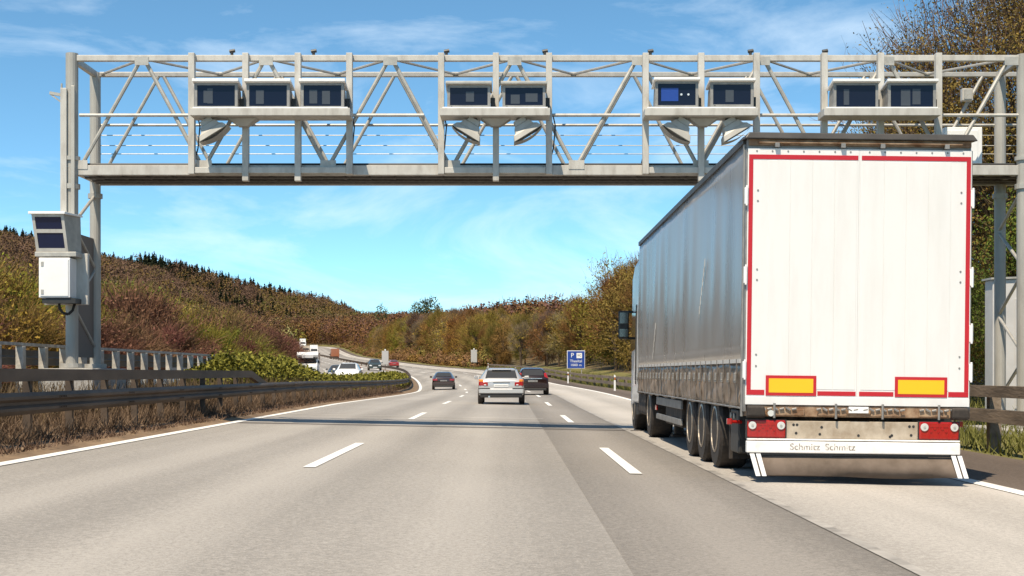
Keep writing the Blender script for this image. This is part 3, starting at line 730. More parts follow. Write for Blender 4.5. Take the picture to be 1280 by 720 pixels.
# camera shelves and housings
def housing(px0, px1, ytop, ybot, label, roof=True, side=1, blue=False):
    xa, xb = gx(px0), gx(px1); zt_, zb = gzz(ytop), gzz(ybot); yf = GYF - .72
    sc_ = yf / GYF
    xa, xb = xa * sc_, xb * sc_; zt_ = CAMZ + (zt_ - CAMZ) * sc_; zb = CAMZ + (zb - CAMZ) * sc_
    t = thing('camera_housing', label, 'camera housing', ((xa + xb) / 2, yf, zb), 'camera housings on the gantry')
    yb = GYF - .24; d = .02
    mb = MB()   # sloping shell, open at the front
    mb.hexa([(xa, yf + .05, zb), (xb, yf + .05, zb), (xb, yb, zb), (xa, yb, zb), (xa + d, yf + .05, zt_), (xb - d, yf + .05, zt_), (xb - d, yb, zt_ - .10), (xa + d, yb, zt_ - .10)])
    part(mb, 'shell', M_hous, t, bevel=.012)
    fw = .055
    fm = MB(); fm.box(xa, xb, yf, yf + .047, zb, zb + fw); fm.box(xa, xb, yf, yf + .047, zt_ - fw, zt_); fm.box(xa, xa + fw, yf, yf + .047, zb + fw, zt_ - fw); fm.box(xb - fw, xb, yf, yf + .047, zb + fw, zt_ - fw)
    part(fm, 'front_frame', M_hous, t)
    gl_ = part(MB().box(xa + fw, xb - fw, yf + .015, yf + .046, zb + fw, zt_ - fw), 'window_pane', M_glass, t)
    if blue:
        m_ = mat('blue_indicator_lens', (0.015, 0.05, 0.26), .3)
        part(MB().box(xa + .12, xa + .46, yf + .009, yf + .014, zb + .14, zt_ - .14), 'lens', m_, t)
        for q in (.52, .66): part(MB().tube((xa + q, yf + .003, (zb + zt_) / 2), (xa + q, yf + .014, (zb + zt_) / 2), .022, n=10), 'lens', M_clear, t)
    else:
        cxm = (xa + xb) / 2
        r_ = random.Random(px0); gp = mat('grey_lens_plate', (.05, .055, .065), .3)
        for q in range(r_.choice((1, 2, 2))):
            xq = cxm + r_.uniform(-.30, .10); wq = r_.uniform(.10, .24)
            part(MB().box(xq, min(xq + wq, xb - .07), yf + .008 + .0022 * q, yf + .0095 + .0022 * q, zb + r_.uniform(.08, .13), zt_ - r_.uniform(.10, .2)), 'lens', gp, t)
        part(MB().tube((xa + .06 + .03, yf - .002, zb + .03), (xa + .09, yf - .0002, zb + .03), .012, n=6), 'bolt', M_dark, t)
    # sun hood
    part(MB().hexa([(xa - .03, yf - .09, zt_ + .004), (xb + .03, yf - .09, zt_ + .004), (xb + .03, yb, zt_ - .08), (xa - .03, yb, zt_ - .08), (xa - .03, yf - .09, zt_ + .06), (xb + .03, yf - .09, zt_ + .06), (xb + .03, yb, zt_ - .03), (xa - .03, yb, zt_ - .03)]),
         'hood', M_white if roof else M_galv, t, bevel=.008)
    part(MB().box(xb, xb + .09, yf + .25, yf + .42, zb + .06, zb + .25).box(xa + .05, xb - .05, yf + .1, yf + .3, zb - .05, zb), 'bracket', M_dark, t)
    return t
for xs, z in ((frames['A'], 0), (frames['B'], 0), (frames['C'], 0), (frames['D'], 0)):
    xa, xb = gx(xs[0]) * .98, gx(xs[-1]) * .98
    part(MB().box(xa - .02, xb + .02, GYF - .85, GYF - .24, 6.27, 6.42), 'camera_shelf', M_galvw, ga, bevel=.008)
    part(MB().box(xa + .03, xb - .03, GYF - .82, GYF - .3, 6.421, 6.445), 'camera_shelf', M_white, ga)
housing(243, 297, 103, 136, 'camera housing with a white hood, left of the three in the leftmost cluster')
housing(308, 362, 103, 136, 'camera housing with a white hood, middle of the three in the leftmost cluster')
housing(376, 430, 103, 136, 'camera housing with a white hood, right of the three in the leftmost cluster')
housing(559, 613, 106, 135, 'camera housing with a dark thin hood, left of the second pair from the left', False)
housing(628, 682, 106, 135, 'camera housing with a dark thin hood, right of the second pair from the left', False)
housing(819, 873, 101, 135, 'camera housing with a glowing blue lens behind its window', True, 1, True)
housing(888, 942, 102, 134, 'camera housing right of the one with the blue lens', True)
housing(1042, 1098, 103, 137, 'camera housing left of the pair above the white lorry doors')
housing(1110, 1170, 103, 137, 'camera housing right of the pair above the white lorry doors')

def floodlight(px, tilt, label):
    x = gx(px); t = thing('floodlight', label, 'floodlight', (x, GYF - .5, 6.26), 'shaded floodlights under the camera shelves')
    def tr(a, b, c):     # a sideways, b depth, c down, turned about the depth axis
        ca, sa = math.cos(tilt), math.sin(tilt)
        return (x + a * ca + c * sa, GYF - .52 + b, 6.24 - c * ca + a * sa)
    rings = []
    for c, w, dd in ((.0, .12, .12), (.10, .13, .13), (.12, .17, .15), (.22, .21, .17), (.26, .27, .19), (.36, .32, .21)):
        rings.append([tr(-w, -dd, c), tr(w, -dd, c), tr(w, dd, c), tr(-w, dd, c)])
    part(MB().loft(rings), 'shade', M_post, t, bevel=.008)
    arc = [[tr(.33 * s, d * .21, .362 + .07 * (1 - s * s)) for s in np.linspace(-1, 1, 9)] for d in (-1, -.33, .33, 1)]
    part(MB().loft(arc, cap=False, closed=False), 'lens_cover', M_galv, t, smooth=True)
    part(MB().tube((x, GYF - .52, 6.26), (x, GYF - .52, 6.2), .04), 'mount', M_dark, t)
floodlight(264, .55, 'shaded floodlight under the leftmost camera cluster')
floodlight(595, -.55, 'left floodlight under the second camera cluster, shade turned left')
floodlight(648, .55, 'right floodlight under the second camera cluster, shade turned right')
floodlight(852, -.55, 'left floodlight under the cluster with the blue lens')
floodlight(904, .55, 'right floodlight under the cluster with the blue lens, above the lorry roof edge')
for px in (309, 620, 875):
    x = gx(px); part(MB().hexa([(x - .09, GYF - .5, 6.12), (x + .09, GYF - .5, 6.12), (x + .09, GYF - .3, 6.12), (x - .09, GYF - .3, 6.12), (x - .3, GYF - .6, 6.265), (x + .3, GYF - .6, 6.265), (x + .3, GYF - .25, 6.265), (x - .3, GYF - .25, 6.265)]), 'junction_box', M_post, ga, bevel=.01)

# roadside camera unit on the left leg
yf = GYF - .75; s_ = yf / K * K / GYF
def cxp(px): return (px - HX) / FPX * yf
def czp(y): return CAMZ + (HY - y) / FPX * yf
t = thing('camera_unit', 'roadside camera unit with two stacked slanting windows on the left gantry leg', 'camera unit', (cxp(66), yf, czp(318)))
xa, xb = cxp(42), cxp(84); z0, z1 = czp(314), czp(268)
part(MB().hexa([(xa + .03, yf + .1, z0), (xb - .0, yf + .1, z0), (xb + .12, GYF - .18, z0), (xa + .15, GYF - .18, z0), (xa - .03, yf - .02, z1), (xb - .06, yf - .02, z1), (xb + .10, GYF - .18, z1), (xa + .1, GYF - .18, z1)]), 'shell', M_galv, t, bevel=.01)
def slant(u, v, off=.0):   # u across, v up the sloping face
    xl_ = xa + .03 + (-.06) * v; xr_ = xb + (-.06) * v
    return (xl_ + (xr_ - xl_) * u, yf + .1 - .12 * v - off, z0 + (z1 - z0) * v)
fm = MB()
for (u0, u1, v0, v1) in ((0, 1, 0, .09), (0, 1, .5, .60), (0, 1, .93, 1), (0, .09, .09, .5), (.91, 1, .09, .5), (0, .09, .6, .93), (.91, 1, .6, .93)):
    a = [slant(u0, v0, .005), slant(u1, v0, .005), slant(u1, v1, .005), slant(u0, v1, .005)]; b = [slant(u0, v0, .03), slant(u1, v0, .03), slant(u1, v1, .03), slant(u0, v1, .03)]
    fm.hexa(a + b)
part(fm, 'front_frame', M_galvw, t)
for v0, v1 in ((.095, .495), (.605, .925)):
    a = [slant(.095, v0, .004), slant(.905, v0, .004), slant(.905, v1, .004), slant(.095, v1, .004)]; b = [slant(.095, v0, .016), slant(.905, v0, .016), slant(.905, v1, .016), slant(.095, v1, .016)]
    part(MB().hexa(a + b), 'window_pane', mat('blue_dark_glass', (.006, .012, .045), .08, spec=.4), t)
part(MB().hexa([(xa - .08, yf - .1, z1), (xb - .02, yf - .1, z1), (xb + .14, GYF - .16, z1), (xa + .08, GYF - .16, z1), (xa - .08, yf - .1, z1 + .05), (xb - .02, yf - .1, z1 + .05), (xb + .14, GYF - .16, z1 + .03), (xa + .08, GYF - .16, z1 + .03)]), 'hood', M_white, t, bevel=.006)
part(MB().box(xa, xb + .16, yf + .06, GYF - .17, z0 - .10, z0 - .005), 'shelf', M_galv, t, bevel=.01)
t = thing('equipment_cabinet', 'white equipment cabinet under the roadside camera unit on the left gantry leg', 'cabinet', (cxp(70), yf, czp(377)))
xa, xb = cxp(48), cxp(87); z0, z1 = czp(372), czp(322)
bd = part(MB().box(xa, xb, yf + .02, GYF - .28, z0, z1), 'body', M_white, t, bevel=.012)
part(MB().box(xa + .03, xb - .03, yf + .005, yf + .019, z0 + .03, z1 - .03), 'door', M_white, t, bevel=.005)
for zz in (z0 + .12, z1 - .12): part(MB().box(xa + .05, xa + .10, yf - .004, yf + .004, zz - .05, zz + .04), 'lock', M_galv, t)
part(MB().box(xa - .04, xb + .22, GYF - .275, GYF - .15, z0 - .12, z1 + .12), 'back_plate', M_galvw, t, bevel=.01)
part(MB().box(xa + .06, xb + .1, yf + .05, GYF - .3, z0 - .11, z0 - .01), 'tray', M_dark, t)
mb = MB(); c0 = Vector((cxp(70), yf + .2, z0 - .11)); mb.pipe([c0 + Vector((0, 0, 0)), c0 + Vector((.01, 0, -.10)), c0 + Vector((.07, .02, -.19)), c0 + Vector((.17, .05, -.21)), c0 + Vector((.24, .1, -.13)), c0 + Vector((.25, .2, .0))], .028, 8); part(mb, 'cable', M_black, t)

t = thing('equipment_cabinet', 'white equipment cabinet on the gantry walkway at the right end', 'cabinet', (9.4, 30.6, 5.43))
part(MB().box(gx(1190), gx(1238) , 30.0, 30.8, 5.40, 6.27), 'body', M_white, t, bevel=.015)
part(MB().box(gx(1194), gx(1232), 29.975, 29.998, 5.46, 6.20), 'door', M_white, t, bevel=.006)
t = thing('junction_box', 'small pale box fixed to the back of the gantry near its right leg', 'box', (gx(1234), 31.0, 7.0))
part(MB().box(gx(1229), gx(1243), 30.85, 31.0, 6.98, 7.24), 'body', M_galvw, t, bevel=.01); part(MB().box(gx(1231), gx(1241), 30.83, 30.848, 7.01, 7.21), 'cover', M_galv, t)

# grey shelter beyond the right rail
t = thing('roadside_shelter', 'pale grey flat sided equipment shelter behind the right guard rail', 'shelter', (12.9, 35.8, .25))
M_panel = mat('grey_panel', (.52, .51, .50), .6, 0, .06, 2)
def slab(x0, x1, y0, y1, z0, za, zb): return MB().hexa([(x0, y0, z0), (x1, y0, z0), (x1, y1, z0), (x0, y1, z0), (x0, y0, za), (x1, y0, zb), (x1, y1, zb), (x0, y1, za)])
part(slab(11.86, 14.2, 35.5, 36.1, .1, 3.46, 3.55), 'body', M_panel, t, bevel=.02)
rf = slab(11.80, 14.26, 35.44, 36.16, 3.463, 3.51, 3.60); rf.v[1] = (14.26, 35.44, 3.553); rf.v[2] = (14.26, 36.16, 3.553); part(rf, 'roof', M_galv, t)
part(MB().box(12.4, 13.4, 35.475, 35.497, .3, 3.0), 'door', M_panel, t, bevel=.006)
part(MB().box(12.46, 12.52, 35.44, 35.474, 1.45, 1.65), 'handle', M_dark, t)

# ---------------------------------------------------------------- the lorry (local: y forward from the rear doors, z up from the road)
lo = thing('articulated_lorry', 'white doored articulated lorry with a grey curtain side in the slow lane', 'lorry', (0, 0, 0))
M_door = mat('white_door_panel', (.73, .72, .705), .38, 0, 0, 2.6, stretch=(1.4, 1, .22), col2=(.64, .625, .60), lo=.45, hi=.85, detail=9)
M_tarp = bpy.data.materials.new('grey_tarpaulin'); M_tarp.use_nodes = True
def _tarp(m):
    N, L = m.node_tree.nodes, m.node_tree.links; p = N['Principled BSDF']; p.inputs['Roughness'].default_value = .36; p.inputs['Specular IOR Level'].default_value = .7
    t = N.new('ShaderNodeTexCoord')
    def nz(scale, st, det=5):
        q = N.new('ShaderNodeMapping'); q.inputs['Scale'].default_value = st; L.new(t.outputs['Object'], q.inputs[0])
        n = N.new('ShaderNodeTexNoise'); n.inputs['Scale'].default_value = scale; n.inputs['Detail'].default_value = det; L.new(q.outputs[0], n.inputs[0]); return n.outputs[0]
    d = nz(1.3, (1, 1, .25)); r = N.new('ShaderNodeValToRGB')
    r.color_ramp.elements[0].position = .3; r.color_ramp.elements[1].position = .7; r.color_ramp.elements[0].color = (.18, .17, .165, 1); r.color_ramp.elements[1].color = (.30, .285, .275, 1)
    L.new(d, r.inputs[0]); L.new(r.outputs[0], p.inputs['Base Color'])
    w = nz(2.2, (1, 1, .35), 4); b = N.new('ShaderNodeBump'); b.inputs['Strength'].default_value = .3; b.inputs['Distance'].default_value = .018
    L.new(w, b.inputs['Height']); L.new(b.outputs[0], p.inputs['Normal'])
    rr = N.new('ShaderNodeMapRange'); rr.inputs[3].default_value = .20; rr.inputs[4].default_value = .36; L.new(d, rr.inputs[0]); L.new(rr.outputs[0], p.inputs['Roughness'])
_tarp(M_tarp)
M_skirt = mat('dirty_skirt', (.23, .175, .13), .36, 0, .4, 3, .3, 8)
M_tframe = mat('grey_trailer_steel', (.26, .25, .235), .5, .4, .2, 6)
M_rust = mat('dirty_rear_sill', (.17, .085, .04), .75, .1, 0, 7, .3, 20, col2=(.38, .265, .17))
M_zinc = mat('dirty_zinc_plate', (.30, .235, .165), .6, .1, 0, 5, .2, 14, col2=(.50, .43, .34))
M_under = mat('underbody', (.045, .032, .022), .8, 0, .4, 6)
M_flap = mat('dusty_rubber_flap', (.09, .066, .048), .8, 0, 0, 3, .2, 10, col2=(.16, .122, .095))
M_roofc = mat('dark_roof_cap', (.045, .04, .036), .45, 0, .3, 4)
M_bumpw = mat('worn_white_bar', (.66, .64, .61), .5, 0, 0, 9, .1, 20, col2=(.80, .785, .76), lo=.25, hi=.5)
M_strap = mat('worn_strap', (.13, .11, .095), .7, 0, .4, 9)
LT = 13.6; HW = 1.275
def lp(mb, name, m, **k): return mb.build(name, m, lo, **k)
# rear frame, roof
lp(MB().box(-HW - .015, -HW + .012, .02, .14, .80, 3.80).box(HW - .012, HW + .015, .02, .14, .80, 3.80).box(-HW, HW, .03, .14, 3.802, 3.93), 'rear_frame', M_tframe)
lp(MB().hexa([(-HW - .05, -.07, 3.90), (HW + .05, -.07, 3.90), (HW + .05, .5, 3.935), (-HW - .05, .5, 3.935), (-HW - .0, -.05, 3.975), (HW + .0, -.05, 3.975), (HW, .5, 3.98), (-HW, .5, 3.98)]), 'roof_canopy', M_roofc, bevel=.012)
mb = MB()
rs = []
for y in np.linspace(.5, LT, 28):
    sag = .012 * math.sin(y * 4.8)
    rs.append([(-HW - .01, y, 3.87), (-HW - .012, y, 3.93 + sag * .3), (-HW + .12, y, 3.975 + sag), (0, y, 3.985 + sag), (HW - .12, y, 3.975 + sag), (HW + .012, y, 3.93), (HW + .01, y, 3.87)])
lp(mb.loft(rs, cap=True), 'roof', M_tarp)
lp(MB().box(-HW + .01, HW - .01, -.012, .028, 3.835, 3.90).tube((-HW + .12, -.035, 3.862), (HW - .12, -.035, 3.862), .012), 'header_rail', M_rust)
for x in (-.95, -.2, .25, .98): lp(MB().box(x - .025, x + .025, -.05, -.0125, 3.81, 3.86), 'lock_bracket', M_tframe)
for s in (-1, 1): lp(MB().box(s * (HW + .012) - .022, s * (HW + .012) + .022, .15, LT, 3.875, 3.95), 'cant_rail', M_roofc)
# doors
for s in (-1, 1):
    xa, xb = (-HW, -.008) if s < 0 else (.008, HW)
    d = lp(MB().box(xa, xb, -.005, .018, .885, 3.80), 'rear_door', M_door, bevel=.004)
    mb = MB(); n = 4   # raised planks
    xi0, xi1 = (xa + .235, xb - .02) if s < 0 else (xa + .02, xb - .235)
    for k in range(n):
        w = (xi1 - xi0) / n; mb.box(xi0 + k * w + .003, xi0 + (k + 1) * w - .003, -.009, -.0055, 1.06, 3.66)
    mb.build('plank_panel', M_door, d, bevel=.003)
    st = MB(); y0, y1 = -.0095, -.0058
    xe0, xe1 = (xa + .012, xb - .012) if s < 0 else (xa + .012, xb - .012)
    st.box(xe0, xe1, y0, y1, 3.675, 3.727)
    if s < 0: st.box(xe0, xe0 + .048, y0, y1, 1.05, 3.674); st.box(xe0, -1.06, y0, y1, .99, 1.049); st.box(-.455, xe1, y0, y1, .99, 1.04)
    else: st.box(xe1 - .048, xe1, y0, y1, 1.05, 3.674); st.box(1.035, xe1, y0, y1, .99, 1.049); st.box(xe0, .41, y0, y1, .99, 1.04)
    st.build('red_stripe', M_red, d)
    mx0, mx1 = (-1.045, -.47) if s < 0 else (.425, 1.02)
    mk = MB().box(mx0, mx1, -.016, -.0102, .985, 1.215).build('marker_plate', M_red, d)
    MB().box(mx0 + .035, mx1 - .035, -.0195, -.0165, 1.02, 1.18).build('reflector', M_yel, d)
    rv = MB()
    for k in range(7):
        x = xa + .1 + k * (xb - xa - .2) / 6
        for z in (3.768, .935): rv.tube((x, -.010, z), (x, -.0052, z), .011, n=6)
    for z in (1.32, 1.45, 2.3, 2.42, 3.2, 3.32):
        x = xe0 + .105 if s < 0 else xe1 - .105; rv.tube((x, -.010, z), (x, -.0052, z), .012, n=6)
    rv.build('rivet', M_tframe, d)
    for z in (1.28, 2.36, 3.26, 1.72) if s > 0 else (1.28, 2.36, 3.26):
        xh = xa - .012 if s < 0 else xb + .012
        MB().box(xh - .022, xh + .022, -.02, .02, z - .1, z + .09).tube((xh, -.03, z - .12), (xh, -.03, z + .11), .014, n=8).build('hinge', M_white, d, bevel=.006)
lp(MB().box(-HW, HW, -.014, -.0065, .88, .972), 'rivet_strip', M_door, bevel=.003)
lp(MB().box(-.0076, .0076, -.0045, .012, .89, 3.799), 'door_seal', M_door)
# sill, locks, buffers
lp(MB().box(-HW + .02, HW - .02, 0, .25, .745, .876), 'rear_sill', M_rust, bevel=.01)
for xa, xb in ((-1.0, -.6), (-.45, -.12), (.15, .5), (.7, 1.02)): lp(MB().box(xa, xb, -.033, -.002, .757, .837), 'lock_gear', M_rust, bevel=.012)
for x in (-.95, -.25, .28, .92):
    mb = MB()
    mb.tube((x, -.05, .90), (x, -.05, .73), .014, n=8)
    for k in range(7): mb.tube((x - .22 + k * .07, -.045, .83 + .018 * (k % 2)), (x - .17 + k * .07, -.045, .84 - .018 * (k % 2)), .014, n=6)
    lp(mb, 'locking_rod', M_tframe)
lp(MB().box(-.105, .12, -.055, -.038, .795, .868), 'number_plate', M_white, bevel=.004)
for s in (-1, 1):
    lp(MB().hexa([(s * 1.16 - .105, -.09, .75), (s * 1.16 + .105, -.09, .75), (s * 1.16 + .105, .0, .72), (s * 1.16 - .105, .0, .72), (s * 1.16 - .095, -.09, .86), (s * 1.16 + .095, -.09, .86), (s * 1.16 + .1, 0, .875), (s * 1.16 - .1, 0, .875)]), 'buffer', M_black, bevel=.02, seg=3)
lp(MB().tube((-.99, -.06, .785), (-.99, -.036, .785), .036, n=14), 'reversing_lamp', M_clear)
# lamp bar
lp(MB().box(-.81, .70, .0, .02, .50, .70), 'lamp_carrier', M_zinc, bevel=.006)
hol = MB()
for x, z in ((-.72, .655), (-.68, .655), (-.69, .56), (-.40, .63), (-.42, .55), (.02, .54), (.38, .53), (.60, .65), (.645, .65), (.62, .55), (.40, .545)):
    hol.tube((x, -.003, z), (x, .01, z), .016, n=8)
lp(hol, 'bolt_hole', M_dark)
lp(MB().box(-1.25, 1.17, -.03, .05, .478, .497), 'step_edge', M_bumpw, bevel=.004)
for xa, xb in ((-1.25, -.815), (.705, 1.155)):
    l_ = lp(MB().box(xa, xb, -.035, .03, .505, .705), 'tail_lamp', M_lamp, bevel=.015)
    MB().box(xa - .012, xb + .012, -.015, .035, .498, .712).build('lamp_frame', M_dark, l_)
    for x in (xa + .055, xb - .055):
        MB().tube((x, -.050, .645), (x, -.0355, .645), .045, n=18).build('lens', M_clear, l_, bevel=.004)
        MB().tube((x, -.056, .645), (x, -.0505, .645), .014, n=10).build('lens', M_galv, l_)
    mb = MB()
    for k in range(5): x = xa + .13 + k * .043; mb.tube((x, -.042, .60 + .03 * (k % 2)), (x, -.0355, .60 + .03 * (k % 2)), .016, n=8)
    for x in (xa + .115, xb - .115, (xa + xb) / 2): mb.box(x - .006, x + .006, -.0395, -.0355, .515, .695)
    mb.box(xa + .12, xb - .12, -.040, -.0355, .645, .653)
    mb.build('lens', mat('dark_red_lens', (.35, .01, .008), .2), l_)
# underrun bar with worn lettering, flap, side strips
lp(MB().box(-1.26, 1.165, -.06, .03, .335, .468), 'underrun_bar', M_bumpw, bevel=.01)
M_let = mat('worn_lettering', (.22, .18, .14), .7, 0, 0, 30, col2=(.62, .59, .55), lo=.45, hi=.6)
for x in (-.60, -.20): text_mesh('lettering', 'Schmitz', .105, (x, -.0615, .405), M_let, lo, .34, .001)
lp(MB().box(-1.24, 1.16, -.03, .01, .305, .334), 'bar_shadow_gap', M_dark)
fl = []
for k in range(25):
    u = k / 24; x = -1.20 + 2.36 * u; w = .012 * math.sin(u * 17) + .02 * math.sin(u * 6)
    fl.append([(x, -.02, .30), (x + .04, -.045 + w * .5, .19), (x + .065, -.09 + w, .075 + .015 * math.sin(u * 6.3 + .6)), (x + .065, -.078 + w, .075), (x + .04, -.033 + w * .5, .19), (x, -.008, .30)])
lp(MB().loft(fl), 'mud_flap', M_flap, smooth=True)
for x in (-1.225, -1.155, 1.06, 1.13):
    lp(MB().hexa([(x + .065, -.115, .075), (x + .115, -.115, .075), (x + .115, -.10, .075), (x + .065, -.10, .075), (x, -.06, .325), (x + .052, -.06, .325), (x + .052, -.045, .325), (x, -.045, .325)]), 'white_strip', M_white)
# curtain sides
for s in (-1, 1):
    n, mz = 70, 14; ys = np.linspace(.16, LT - .02, n * 2 + 1); zs = np.linspace(1.40, 3.90, mz)
    Vv = []
    for y in ys:
        for z in zs:
            e = math.sin((z - 1.40) / 2.5 * math.pi) ** .5 if 1.4 < z < 3.9 else 0
            ph = y / 1.12
            dx = .005 * math.sin(ph * 2 * math.pi) * e + .003 * math.sin(y * 7.3 + z) * e + .008 * math.sin(y * 1.7 + z * 1.3) * e
            Vv.append((s * (HW + .004 + dx), y, z))
    I = np.arange(len(Vv)).reshape(len(ys), mz)
    Q = np.stack([I[:-1, :-1], I[1:, :-1], I[1:, 1:], I[:-1, 1:]], -1).reshape(-1, 4)
    if s > 0: Q = Q[:, ::-1]
    cu = bpy.data.objects.new('curtain', np_mesh('curtain', Vv, Q, [M_tarp], None, True)); link(cu, lo)
    so = cu.modifiers.new('thick', 'SOLIDIFY'); so.thickness = .006
    MB().box(s * HW - .02, s * HW + .02, .15, LT, 1.355, 1.398).box(s * (HW + .03) - .008, s * (HW + .03) + .008, .17, LT - .02, 1.352, 1.40).build('hem_strip', mat('pale_hem', (.56, .53, .49), .5), cu)
    zs = np.linspace(.83, 1.352, 9); Vv = []
    for y in ys:
        for z in zs:
            t = (1.352 - z) / .52
            dx = .018 * math.sin(y / .45 * 2 * math.pi) * math.sin(t * math.pi * .9) + .012 * math.sin(y * 9.1) * t + .012 * math.sin(z * 21 + y * 3)
            Vv.append((s * (HW + .008 + dx), y, z + .012 * math.sin(y * 5.1) * t))
    I = np.arange(len(Vv)).reshape(len(ys), 9)
    Q = np.stack([I[:-1, :-1], I[1:, :-1], I[1:, 1:], I[:-1, 1:]], -1).reshape(-1, 4)
    if s > 0: Q = Q[:, ::-1]
    sk = bpy.data.objects.new('skirt', np_mesh('skirt', Vv, Q, [M_skirt], None, True)); link(sk, lo)
    so = sk.modifiers.new('thick', 'SOLIDIFY'); so.thickness = .006
    lp(MB().box(s * (HW - .03) - .02, s * (HW - .03) + .02, .16, LT, .845, 1.05), 'side_rail', M_under)
    lp(MB().tube((s * (HW + .028), .17, .835), (s * (HW + .028), LT, .855), .012, n=6), 'hem_tube', M_tframe)
    for y in np.arange(.42, LT, .53):
        x = s * (HW + .035)
        sp = lp(MB().box(x - .006, x + .006, y - .022, y + .022, .86, 1.40), 'strap', M_strap)
        if s < 0: MB().box(x - .032, x - .0065, y - .035, y + .035, 1.12, 1.24).tube((x - .025, y - .04, 1.15), (x - .025, y + .04, 1.15), .012, n=6).build('buckle', M_tframe, sp, bevel=.006)
    lp(MB().tube((s * (HW + .01), .155, .74), (s * (HW + .01), .155, 3.86), .022, n=8), 'corner_pole', M_tframe)
for y0, y1, z0, z1 in ((3.3, 3.9, 2.0, 2.75), (9.9, 10.4, 1.45, 2.1)):
    mb = MB()
    for k in range(6):
        a, b = k / 6, (k + .6) / 6; ya, yb2 = y0 + (y1 - y0) * a, y0 + (y1 - y0) * b; za, zb2 = z1 + (z0 - z1) * a, z1 + (z0 - z1) * b
        mb.hexa([(-HW - .036, ya, za - .06), (-HW - .036, yb2, zb2 - .06), (-HW - .03, yb2, zb2 - .06), (-HW - .03, ya, za - .06), (-HW - .036, ya, za + .05), (-HW - .036, yb2, zb2 + .05), (-HW - .03, yb2, zb2 + .05), (-HW - .03, ya, za + .05)])
    lp(mb, 'strap', M_galvw)
lp(MB().box(-HW + .02, HW - .02, LT - .1, LT, 1.0, 3.93), 'front_wall', M_tframe)
lp(MB().box(-HW + .06, HW - .06, .3, LT - .2, .98, 1.06), 'floor', M_under)
for xa in (-.45, .3): lp(MB().box(xa, xa + .15, .3, LT - .3, .62, .978), 'chassis_beam', M_under)
def lorry_wheel(x, y, r, wd, s, name='wheel'):
    w = lp(MB().lathe_x((x, y, r), [(-wd / 2, r * .6), (-wd / 2, r * .93), (-wd / 2 + .04, r), (wd / 2 - .04, r), (wd / 2, r * .93), (wd / 2, r * .6)], 32), name, M_black)
    xo = x + s * wd / 2
    MB().lathe_x((xo, y, r), [(-s * .08, r * .58), (s * .004, r * .61), (s * .012, r * .56), (-s * .06, r * .50), (-s * .10, r * .36), (-s * .10, r * .22), (-s * .035, r * .20), (-s * .03, .02)], 28).build('rim', M_rim, w)
    mb = MB()
    for k in range(10):
        a = k * .6283; mb.tube((xo - s * .08, y + r * .43 * math.cos(a), r + r * .43 * math.sin(a)), (xo - s * .03, y + r * .43 * math.cos(a), r + r * .43 * math.sin(a)), .02, n=6)
    mb.build('wheel_nut', M_tframe, w)
    return w
for y in (2.55, 3.86, 5.17):
    for s in (-1, 1): lorry_wheel(s * 1.06, y, .50, .385, s)
    lp(MB().tube((-.9, y, .50), (.9, y, .50), .07, n=10), 'axle', M_under)
# mud guards, boxes and guards under the left and right side
for s in (-1, 1):
    lp(MB().box(s * 1.03 - .2, s * 1.03 + .2, .75, 1.35, .28, .80), 'tool_box', M_dark, bevel=.02)
    lp(MB().box(s * 1.03 - .2, s * 1.03 + .2, 1.42, 1.46, .18, .82), 'mud_guard', M_black)
    for za, zb2 in ((.66, .80), (.40, .50)): lp(MB().box(s * 1.215 - .02, s * 1.215 + .02, 6.5, 10.3, za, zb2), 'side_guard', M_tframe, bevel=.008)
    lp(MB().box(s * 1.0 - .2, s * 1.0 + .18, 6.6, 9.0, .36, .82), 'pallet_box', M_under, bevel=.02)
    lp(MB().box(s * .85 - .08, s * .85 + .08, 9.9, 10.08, .12, .9).box(s * .85 - .13, s * .85 + .13, 9.85, 10.15, .08, .118), 'landing_leg', M_under, bevel=.01)
    mk = lp(MB().tube((s * 1.21, .62, .66), (s * 1.34, .60, .66), .022, n=8).box(s * 1.36 - .03, s * 1.36 + .03, .57, .63, .63, .70), 'marker_lamp', M_lamp, bevel=.008)
    lp(MB().box(s * 1.245 - .012, s * 1.245 + .012, 10.05, 10.3, .56, .65), 'marker_lamp', M_lamp)
    for y in (1.0, 1.25): lp(MB().tube((s * 1.235, y, .72), (s * 1.25, y, .72), .035, n=10), 'air_coupling', M_galv)
